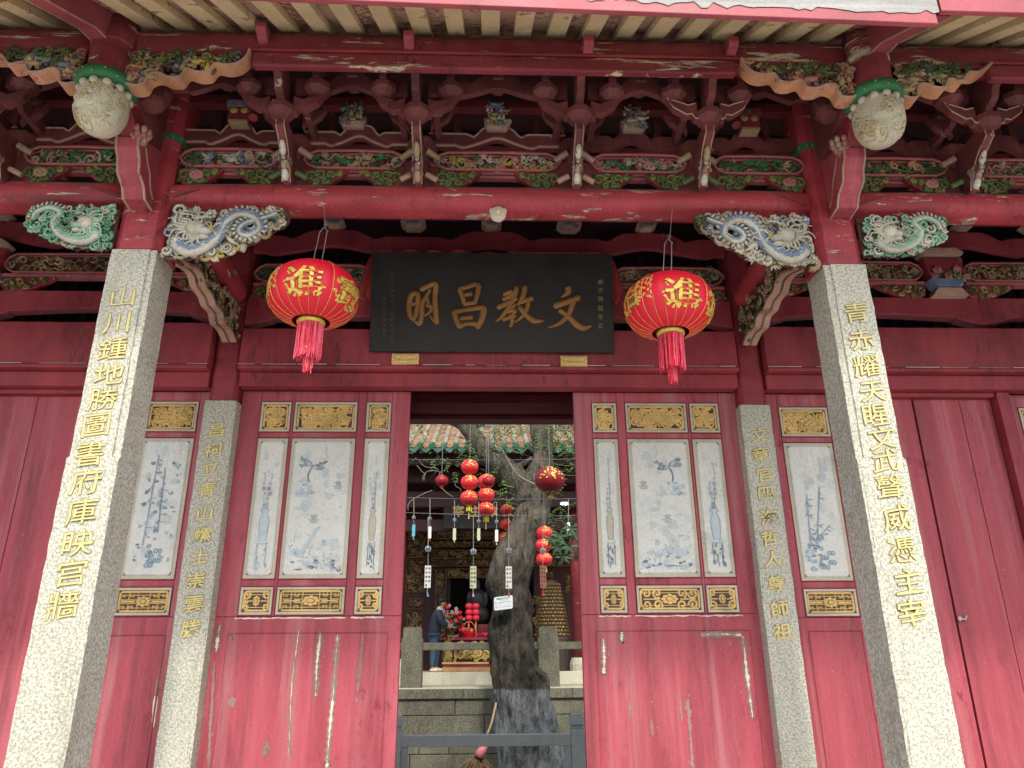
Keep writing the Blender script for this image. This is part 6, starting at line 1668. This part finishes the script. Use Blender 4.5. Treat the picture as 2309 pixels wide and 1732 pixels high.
c = at(1075, 1400, 20.6); k_ = 20.6/1682*1.06
mb = MB()
def sp_blob(px, py, rx, rz, m=0): p = at(px, py, 20.6); mb.blob(p, rx*k_, rx*k_*.7, rz*k_, m, 14, 9)
sp_blob(1076, 1322, 7, 9); sp_blob(1076, 1312, 6, 5); sp_blob(1076, 1352, 17, 22); sp_blob(1076, 1385, 24, 20); sp_blob(1060, 1350, 7, 16); sp_blob(1093, 1350, 7, 16); sp_blob(1076, 1336, 5, 8)
mb.build('carved_figure', plain('dark_bronze', (.03, .03, .03), .45), ST, smooth=True)
mb = MB(); mb.lathe([(.5, c.z-.55), (.5, c.z-.2), (.42, c.z-.1)], (c.x, 20.6, 0), 16); mb.build('statue_base', M['deep'], ST)
for i, (px, lab) in enumerate(((1057, 'left'), (1073, 'right'))):
    LN = thing('altar_lantern_stack', 'stack of three dim red lanterns on the altar, %s one of the pair' % lab, 'lantern', tuple(at_(px, 1380, .5)), 'stacked lanterns on the altar')
    for k, py in enumerate((1367, 1381, 1394)):
        p = at_(px, py, .5); mb = MB(); lantern_mesh(mb, .095, .075, 12, 24, c=p, nv=8); mb.build('lantern', M['tassel'], LN, smooth=True)
    mb = MB(); p = at_(px, 1400, .5); mb.tube([p, V(p.x, p.y, z1)], .02, 6); mb.tube([at_(px, 1360, .5), at_(px, 1400, .5)], .008, 5); mb.build('stand', M['brass'], LN)
M['towerg'] = plain('old_gold_scales', (.17, .11, .04), .4, .3, .4, 14, .1)
# gilded tiered lamp towers
for px, side in ((1246, 'right of the trunk'), (872, 'left edge of the doorway')):
    base = at(px, 1432, 19.3); topz = at(px, 1312, 19.3).z
    GT = thing('votive_lamp_tower', 'tall golden tapering tower of scale-like votive lamps in the hall, %s' % side, 'lamp tower', (base.x, 19.3, zp))
    mb = MB(); n_ = 15
    for i in range(n_):
        t = i/n_; z0 = base.z+(topz-base.z)*t; r_ = .42*(1-t)+.20*t; nn = 22
        for j in range(nn):
            q = 2*math.pi*(j+.5*(i % 2))/nn
            if math.sin(q) > .3: continue
            u = V(-math.sin(q), math.cos(q), 0); nrm = V(math.cos(q), math.sin(q), 0)
            mb.blob((base.x+r_*math.cos(q), 19.3+r_*math.sin(q), z0), r_*.15, .025, (topz-base.z)/n_*.52, 0, 6, 4, (u, nrm, UZ))
    mb.build('lamp_scales', M['towerg'], GT)
    mb = MB(); mb.lathe([(.43, base.z-.08), (.38, base.z), (.17, topz), (.0, topz+.06)], (base.x, 19.3, 0), 18); mb.lathe([(.44, zp), (.44, base.z-.081)], (base.x, 19.3, 0), 18, 1); mb.build('tower_core', [M['brown'], M['shadowwood']], GT)
# man at the altar
MANY = 19.0
PM = thing('person', 'man in dark blue jacket and jeans bending towards the altar in the rear hall', 'person', (at(982, 1514, MANY).x, MANY, zp))
def skin(name, nodes, edges, mat, parent, sub=1):
    me = bpy.data.meshes.new(name); me.from_pydata([tuple(Vector(p)-wloc(parent)) for p, r_ in nodes], edges, [])
    o = bpy.data.objects.new(name, me); col.objects.link(o); o.parent = parent; me.materials.append(mat)
    s = o.modifiers.new('skin', 'SKIN'); s.use_smooth_shade = True
    for i, (p, r_) in enumerate(nodes):
        sv = me.skin_vertices[0].data[i]; sv.radius = (r_, r_) if not isinstance(r_, tuple) else r_; sv.use_root = (i == 0)
    q = o.modifiers.new('sub', 'SUBSURF'); q.levels = sub; q.render_levels = sub
    return o
fx = at(977, 1514, MANY).x; H0 = zp
def mp(x, y, z): return V(fx+x, MANY+y, H0+z)
skinm = plain('skin', (.42, .24, .16), .55, 0, .05, 10, 0)
nodes = [(mp(0, .02, .92), .09), (mp(.02, .02, 1.12), .09), (mp(.07, .02, 1.32), .10), (mp(.10, .02, 1.41), .07), (mp(.15, .02, 1.48), .055), (mp(.175, .02, 1.55), .085), (mp(.18, .02, 1.63), .08),
         (mp(.08, -.16, 1.35), .06), (mp(.18, -.22, 1.12), .05), (mp(.36, -.14, 1.02), .04), (mp(.44, -.12, 1.0), .028),
         (mp(.08, .20, 1.35), .06), (mp(.20, .24, 1.12), .05), (mp(.38, .12, 1.04), .04), (mp(.46, .08, 1.02), .028),
         (mp(0, -.09, .86), .07), (mp(.0, -.10, .48), .06), (mp(-.03, -.10, .10), .045), (mp(.06, -.10, .05), .035),
         (mp(0, .12, .86), .07), (mp(.06, .13, .48), .06), (mp(.03, .13, .10), .045), (mp(.12, .13, .05), .035)]
edges = [(0, 1), (1, 2), (2, 3), (3, 4), (4, 5), (5, 6), (2, 7), (7, 8), (8, 9), (9, 10), (2, 11), (11, 12), (12, 13), (13, 14), (0, 15), (15, 16), (16, 17), (17, 18), (0, 19), (19, 20), (20, 21), (21, 22)]
body = skin('body', nodes, edges, skinm, PM)
for s_ in (0, 1):
    hx, hy = (10, 14)[s_], 0; base = nodes[hx][0]
    for k in range(5):
        mbp = [(base+V(.01, (k-2)*.012, 0), .009), (base+V(.05-.004*abs(k-2), (k-2)*.015, -.012), .008), (base+V(.08-.008*abs(k-2), (k-2)*.016, -.03), .006)]
        skin('finger', mbp, [(0, 1), (1, 2)], skinm, body)
jm = plain('navy_jacket_cloth', (.022, .034, .055), .8, 0, .2, 25, .3); jn = plain('blue_jeans', (.035, .075, .13), .8, 0, .25, 30, .2)
skin('jacket', [(mp(-.01, .02, .78), (.19, .17)), (mp(0, .02, .92), .175), (mp(.02, .02, 1.10), .165), (mp(.07, .02, 1.28), .18), (mp(.09, .02, 1.38), .12), (mp(.08, -.18, 1.34), .085), (mp(.18, -.24, 1.12), .07), (mp(.33, -.16, 1.02), .058), (mp(.08, .22, 1.34), .085), (mp(.20, .26, 1.12), .07), (mp(.35, .14, 1.04), .058)],
     [(0, 1), (1, 2), (2, 3), (3, 4), (3, 5), (5, 6), (6, 7), (3, 8), (8, 9), (9, 10)], jm, body)
skin('jeans', [(mp(0, .02, .88), .15), (mp(0, -.09, .78), .12), (mp(0, -.10, .48), .09), (mp(-.03, -.10, .09), .065), (mp(0, .12, .78), .12), (mp(.06, .13, .48), .09), (mp(.03, .13, .09), .065)], [(0, 1), (1, 2), (2, 3), (0, 4), (4, 5), (5, 6)], jn, body)
mb = MB(); h_ = mp(.16, .02, 1.625); mb.blob(h_+V(-.012, 0, .01), .105, .098, .095, 0, 14, 9); mb.blob(h_+V(-.04, 0, -.05), .07, .09, .08, 0, 10, 7); mb.build('hair', M['black'], body, smooth=True)
mb = MB(); f_ = mp(.255, .02, 1.56); mb.blob(f_+V(.0, 0, -.005), .018, .012, .02, 0)
for q in (-1, 1): mb.blob(f_+V(-.02, q*.032, .025), .008, .01, .006, 1)
mb.blob(f_+V(-.012, 0, -.04), .01, .022, .006, 2); mb.blob(mp(.165, -.068, 1.55), .02, .012, .028, 0); mb.build('face', [skinm, M['black'], M['pink']], body, smooth=True)
mb = MB(); mb.lathe([(.075, 0), (.07, .05)], mp(.115, .02, 1.42), 14, 0, (.3, 0, 1)); mb.build('shirt_collar', plain('pale_blue_shirt', (.45, .58, .66), .8), body)
mb = MB()
for x_, y_ in ((0, -.10), (.06, .13)): mb.blob(mp(x_+.03, y_, .045), .12, .05, .045, 0, 12, 6)
mb.build('shoes', M['porcelain'], body, smooth=True)

# ------------------------------------------------------------------ hanging strings, small lanterns and wind chimes
for y0, y1, Y, wh in ((1036, 1034, 12.8, 'uppermost'), (1122, 1124, 12.2, 'middle'), (1156, 1162, 11.4, 'lowest')):
    CB = thing('hanging_cable', '%s of the three thin cables strung across the courtyard' % wh, 'cable', tuple(at(1100, y0, Y)), 'cables across the courtyard')
    a, b_ = at(900, y0, Y), at(1320, y1, Y); pts = []
    a = a+(a-b_)*.8; b_ = b_+(b_-a)*.5
    for k in range(13): t = k/12; p = a.lerp(b_, t); p.z -= .12*math.sin(math.pi*t)-.1; pts.append(p)
    mb = MB(); mb.tube(pts, .0045, 4); mb.build('cable_strand', M['wire'], CB)
M['silk2'] = plain('small_lantern_red', (.82, .03, .04), .45, 0, .12, 30, .05); M['silkdark'] = plain('dark_red_lantern', (.30, .008, .015), .5, 0, .15, 20, .05)
def small_lantern(parent, c, r_, mat, dots=True, bands=True, name='lantern', seed=1):
    mb = MB(); n, nv = 28, 14; vs = []
    for i in range(nv+1):
        ph = math.pi*(.10+.80*i/nv); k = 1+(.018 if i % 2 else -.018)*bands
        for j in range(n): q = 6.283*j/n; vs.append((c[0]+r_*k*math.sin(ph)**.85*math.cos(q), c[1]+r_*k*math.sin(ph)**.85*math.sin(q), c[2]+r_*.82*math.cos(ph)))
    mb.add(vs, [(i*n+j, (i+1)*n+j, (i+1)*n+(j+1) % n, i*n+(j+1) % n) for i in range(nv) for j in range(n)])
    o = mb.build(name, mat, parent, smooth=True)
    if dots:
        mb = MB(); gg = random.Random(seed)
        for k in range(26):
            q = gg.gauss(-1.3, .5); ph = gg.uniform(.6, 1.7); nn = V(math.sin(ph)**.85*math.cos(q), math.sin(ph)**.85*math.sin(q), .82*math.cos(ph)); u = V(-nn.y, nn.x, 0).normalized()
            nn2 = nn.normalized(); mb.blob(Vector(c)+nn*r_*1.02, r_*.085, r_*.085, r_*.03, 0, 6, 3, (u, nn2.cross(u), nn2))
        mb.build('gold_spots', M['brass'], o)
    mb = MB(); mb.lathe([(r_*.28, r_*.74), (r_*.28, r_*.86)], c, 12); mb.lathe([(r_*.28, -r_*.86), (r_*.28, -r_*.74)], c, 12); mb.build('lantern_ring', M['brass'], o)
    return o
def string_of(label, pix, Y, rpx, tassel=True, top=None):
    c0 = at(*pix[0], Y); LS = thing('lantern_string', label, 'lantern string', tuple(c0), 'strings of small red lanterns in the courtyard')
    r_ = rpx/1682*Y*1.02
    for k, (x, y) in enumerate(pix): small_lantern(LS, at(x, y, Y), r_, M['silk2'], seed=k+int(pix[0][0]))
    last = at(*pix[-1], Y)
    mb = MB(); mb.tube([c0+V(0, 0, 1.2 if top is None else top), c0+V(0, 0, r_*.8)], .004, 4); mb.build('cord', M['wire'], LS)
    if tassel:
        mb = MB(); gg = random.Random(5); z = last.z-r_*.86
        for k in range(26):
            q = gg.uniform(0, 6.28); rr = r_*.27; mb.tube([(last.x+rr*math.cos(q), Y+rr*math.sin(q), z), (last.x+rr*1.1*math.cos(q), Y+rr*1.1*math.sin(q), z-r_*.62)], r_*.05, 3)
        mb.tube([(last.x, Y, z-r_*.5), (last.x, Y, z-r_*1.45)], r_*.07, 5); mb.build('yellow_tassel', plain('yellow_fringe', (.72, .58, .06), .6), LS)
ZZ = lambda x, y: (900+x*.2652, 860+y*.2652)
string_of('leftmost string of three bright red lanterns, hanging against the tiled eave', [ZZ(600, 730), ZZ(598, 860), ZZ(594, 992)], 12, 20)
string_of('second string of three bright red lanterns, hanging lower beside the tree limb', [ZZ(742, 850), ZZ(741, 967), ZZ(738, 1088)], 12.6, 19)
string_of('string of three red lanterns half hidden by the left side of the trunk', [ZZ(912, 1090), ZZ(910, 1216), ZZ(900, 1332)], 16.3, 14, False)
string_of('string of three red lanterns hanging right of the trunk beside the broad leaves', [ZZ(1236, 1290), ZZ(1226, 1396), ZZ(1233, 1515)], 13, 18)
def lone(label, px, py, r_px, Y, mat, tl, tm, dots=False, name='courtyard_lantern'):
    c = at(px, py, Y); r_ = r_px/1682*Y*1.02; L = thing(name, label, 'lantern', tuple(c)); small_lantern(L, c, r_, mat, dots, True, 'shade', 3)
    mb = MB(); mb.tube([c+V(0, 0, r_*.8), c+V(0, 0, r_*.8+.7)], .005, 4); mb.build('cord', M['wire'], L)
    mb = MB(); gg = random.Random(2)
    for k in range(20): q = gg.uniform(0, 6.28); rr = r_*.25; mb.tube([(c.x+rr*math.cos(q), Y+rr*math.sin(q), c.z-r_*.84), (c.x+rr*.9*math.cos(q), Y+rr*math.sin(q), c.z-r_*.84-tl)], r_*.04, 3)
    mb.build('fringe', tm, L); return L
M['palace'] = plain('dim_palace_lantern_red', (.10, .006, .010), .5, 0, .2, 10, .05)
lone('large dark red lantern hanging in front of the upper trunk', *ZZ(1282, 838), 34, 11, M['silkdark'], .10, plain('olive_fringe', (.28, .22, .04), .7), True)
lone('small dull red lantern with long tassel hanging alone at the upper left of the doorway', *ZZ(362, 845), 15, 13, M['silkdark'], .04, M['tassel'])
lone('small dark lantern overlapping the second bright lantern string', *ZZ(759, 850), 14, 12.0, M['silkdark'], .03, M['tassel'])
lone('dim palace lantern hanging inside the shadowed rear hall', *ZZ(297, 1175), 29, 20.0, M['palace'], .22, M['palace'])
M['glass'], nt, b = new_mat('clear_chime_glass'); b.inputs['Transmission Weight'].default_value = .9; b.inputs['Roughness'].default_value = .05; b.inputs['Base Color'].default_value = (.85, .92, .95, 1); b.inputs['IOR'].default_value = 1.25
def chime(label, x, ytop, ybulb, ycard, yend, Y, card, tcol, big=False):
    px, pt_ = ZZ(x, ytop); top = at(px, pt_, Y); bl = at(*ZZ(x, ybulb), Y); C = thing('wind_chime', label, 'wind chime', tuple(bl), 'glass wind chimes hanging in the courtyard')
    r_ = (7.6 if big else 4.6)/1682*Y; cd = at(*ZZ(x, ycard), Y); en = at(*ZZ(x, yend), Y)
    mb = MB(); mb.tube([top, bl+V(0, 0, r_*.9)], .0045, 4); mb.tube([bl-V(0, 0, r_*.2), cd], .003, 4); mb.build('string', M['panelf'], C)
    mb = MB(); mb.lathe([(r_*.15, r_*.95), (r_*.7, r_*.7), (r_, 0), (r_*.8, -r_*.6), (r_*.6, -r_*.8)], bl, 14); mb.build('glass_bell', M['glass'], C, smooth=True)
    w_, h_ = (.046, .160) if big else (.025, .095)
    mb = MB(); mb.box(cd.x-w_, cd.x+w_, Y-.002, Y+.002, cd.z-h_*2, cd.z); o = mb.build('paper_card', card, C)
    if big:
        mb = MB(); gg = random.Random(int(x))
        for cx_, n_ in ((.45, 4), (-.45, 5)):
            for k in range(n_): put_glyph(mb, gg.choice('福安喜樂平順康吉祥和'), V(cd.x+cx_*w_, Y-.004, cd.z-h_*(.25+.38*k)), UX, UZ, NF, .034, 0, .01, .01)
        mb.build('card_writing', M['shadowwood'], o)
    mb = MB(); b2 = cd-V(0, 0, h_*2); mb.tube([b2, V(b2.x, Y, (b2.z+en.z)/2), en], [.003, .006, .018 if big else .011], 8); mb.build('tassel', tcol, C)
cw = plain('white_card', (.78, .78, .72), .7, 0, .05, 5, 0); cb = plain('blue_card', (.10, .42, .50), .7, 0, .05, 5, 0); cg = plain('pale_green_card', (.55, .60, .38), .7, 0, .05, 5, 0); cr = plain('brown_red_card', (.32, .12, .09), .7, 0, .05, 5, 0)
tb = plain('blue_tassel', (.25, .42, .55), .7); tp = plain('pink_tassel', (.75, .35, .42), .7); to = plain('orange_tassel', (.60, .18, .04), .7)
for a_ in (('glass wind chime with turquoise card, leftmost of the upper row', 125, 988, 1158, 1218, 1345, 12.2, cb, tb), ('glass wind chime with white card and red tail, second from left of the upper row', 262, 998, 1168, 1235, 1356, 12.2, cw, M['tassel']),
           ('glass wind chime with thin pale tail, third from left of the upper row', 471, 1012, 1180, 1250, 1368, 12.2, cg, cg), ('glass wind chime with pale card hanging between the two brightest lantern strings', 677, 1022, 1190, 1250, 1355, 12.2, cg, cg),
           ('glass wind chime with white card just left of the trunk, upper row', 829, 1026, 1192, 1262, 1390, 12.2, cw, cg), ('glass wind chime at the far right of the doorway, upper row', 1440, 996, 1150, 1200, 1300, 12.2, cw, cw)):
    chime(*a_)
for a_ in (('larger wind chime with written white card and blue tassel, leftmost of the lower row', 246, 1150, 1425, 1567, 1830, 11.4, cw, tb), ('larger wind chime with pale green card and pink tassel in front of the altar', 631, 1140, 1448, 1572, 1830, 11.4, cg, tp),
           ('larger wind chime with written white card and orange tassel in front of the trunk', 932, 1130, 1440, 1574, 1830, 11.4, cw, to), ('larger wind chime with brown card and red tassel right of the trunk', 1222, 1140, 1442, 1568, 1825, 11.4, cr, M['tassel'])):
    chime(*a_, True)
# small lit lamp under the rear eave
EL = thing('ceiling_lamp', 'small lit white lamp under the rear hall eave right of the trunk', 'lamp', tuple(at(*ZZ(1403, 1045), 17.6)))
m, nt, b = new_mat('lit_lamp'); b.inputs['Emission Color'].default_value = (.8, .9, 1, 1); b.inputs['Emission Strength'].default_value = 2
mb = MB(); mb.blob(at(*ZZ(1405, 1043), 17.6), .10, .06, .03, 0, 12, 6); mb.build('bulb', m, EL); mb = MB(); mb.lathe([(.10, .03), (.13, .0)], at(*ZZ(1405, 1041), 17.6)+V(0, 0, .02), 12); mb.build('lamp_shade', M['wire'], EL)
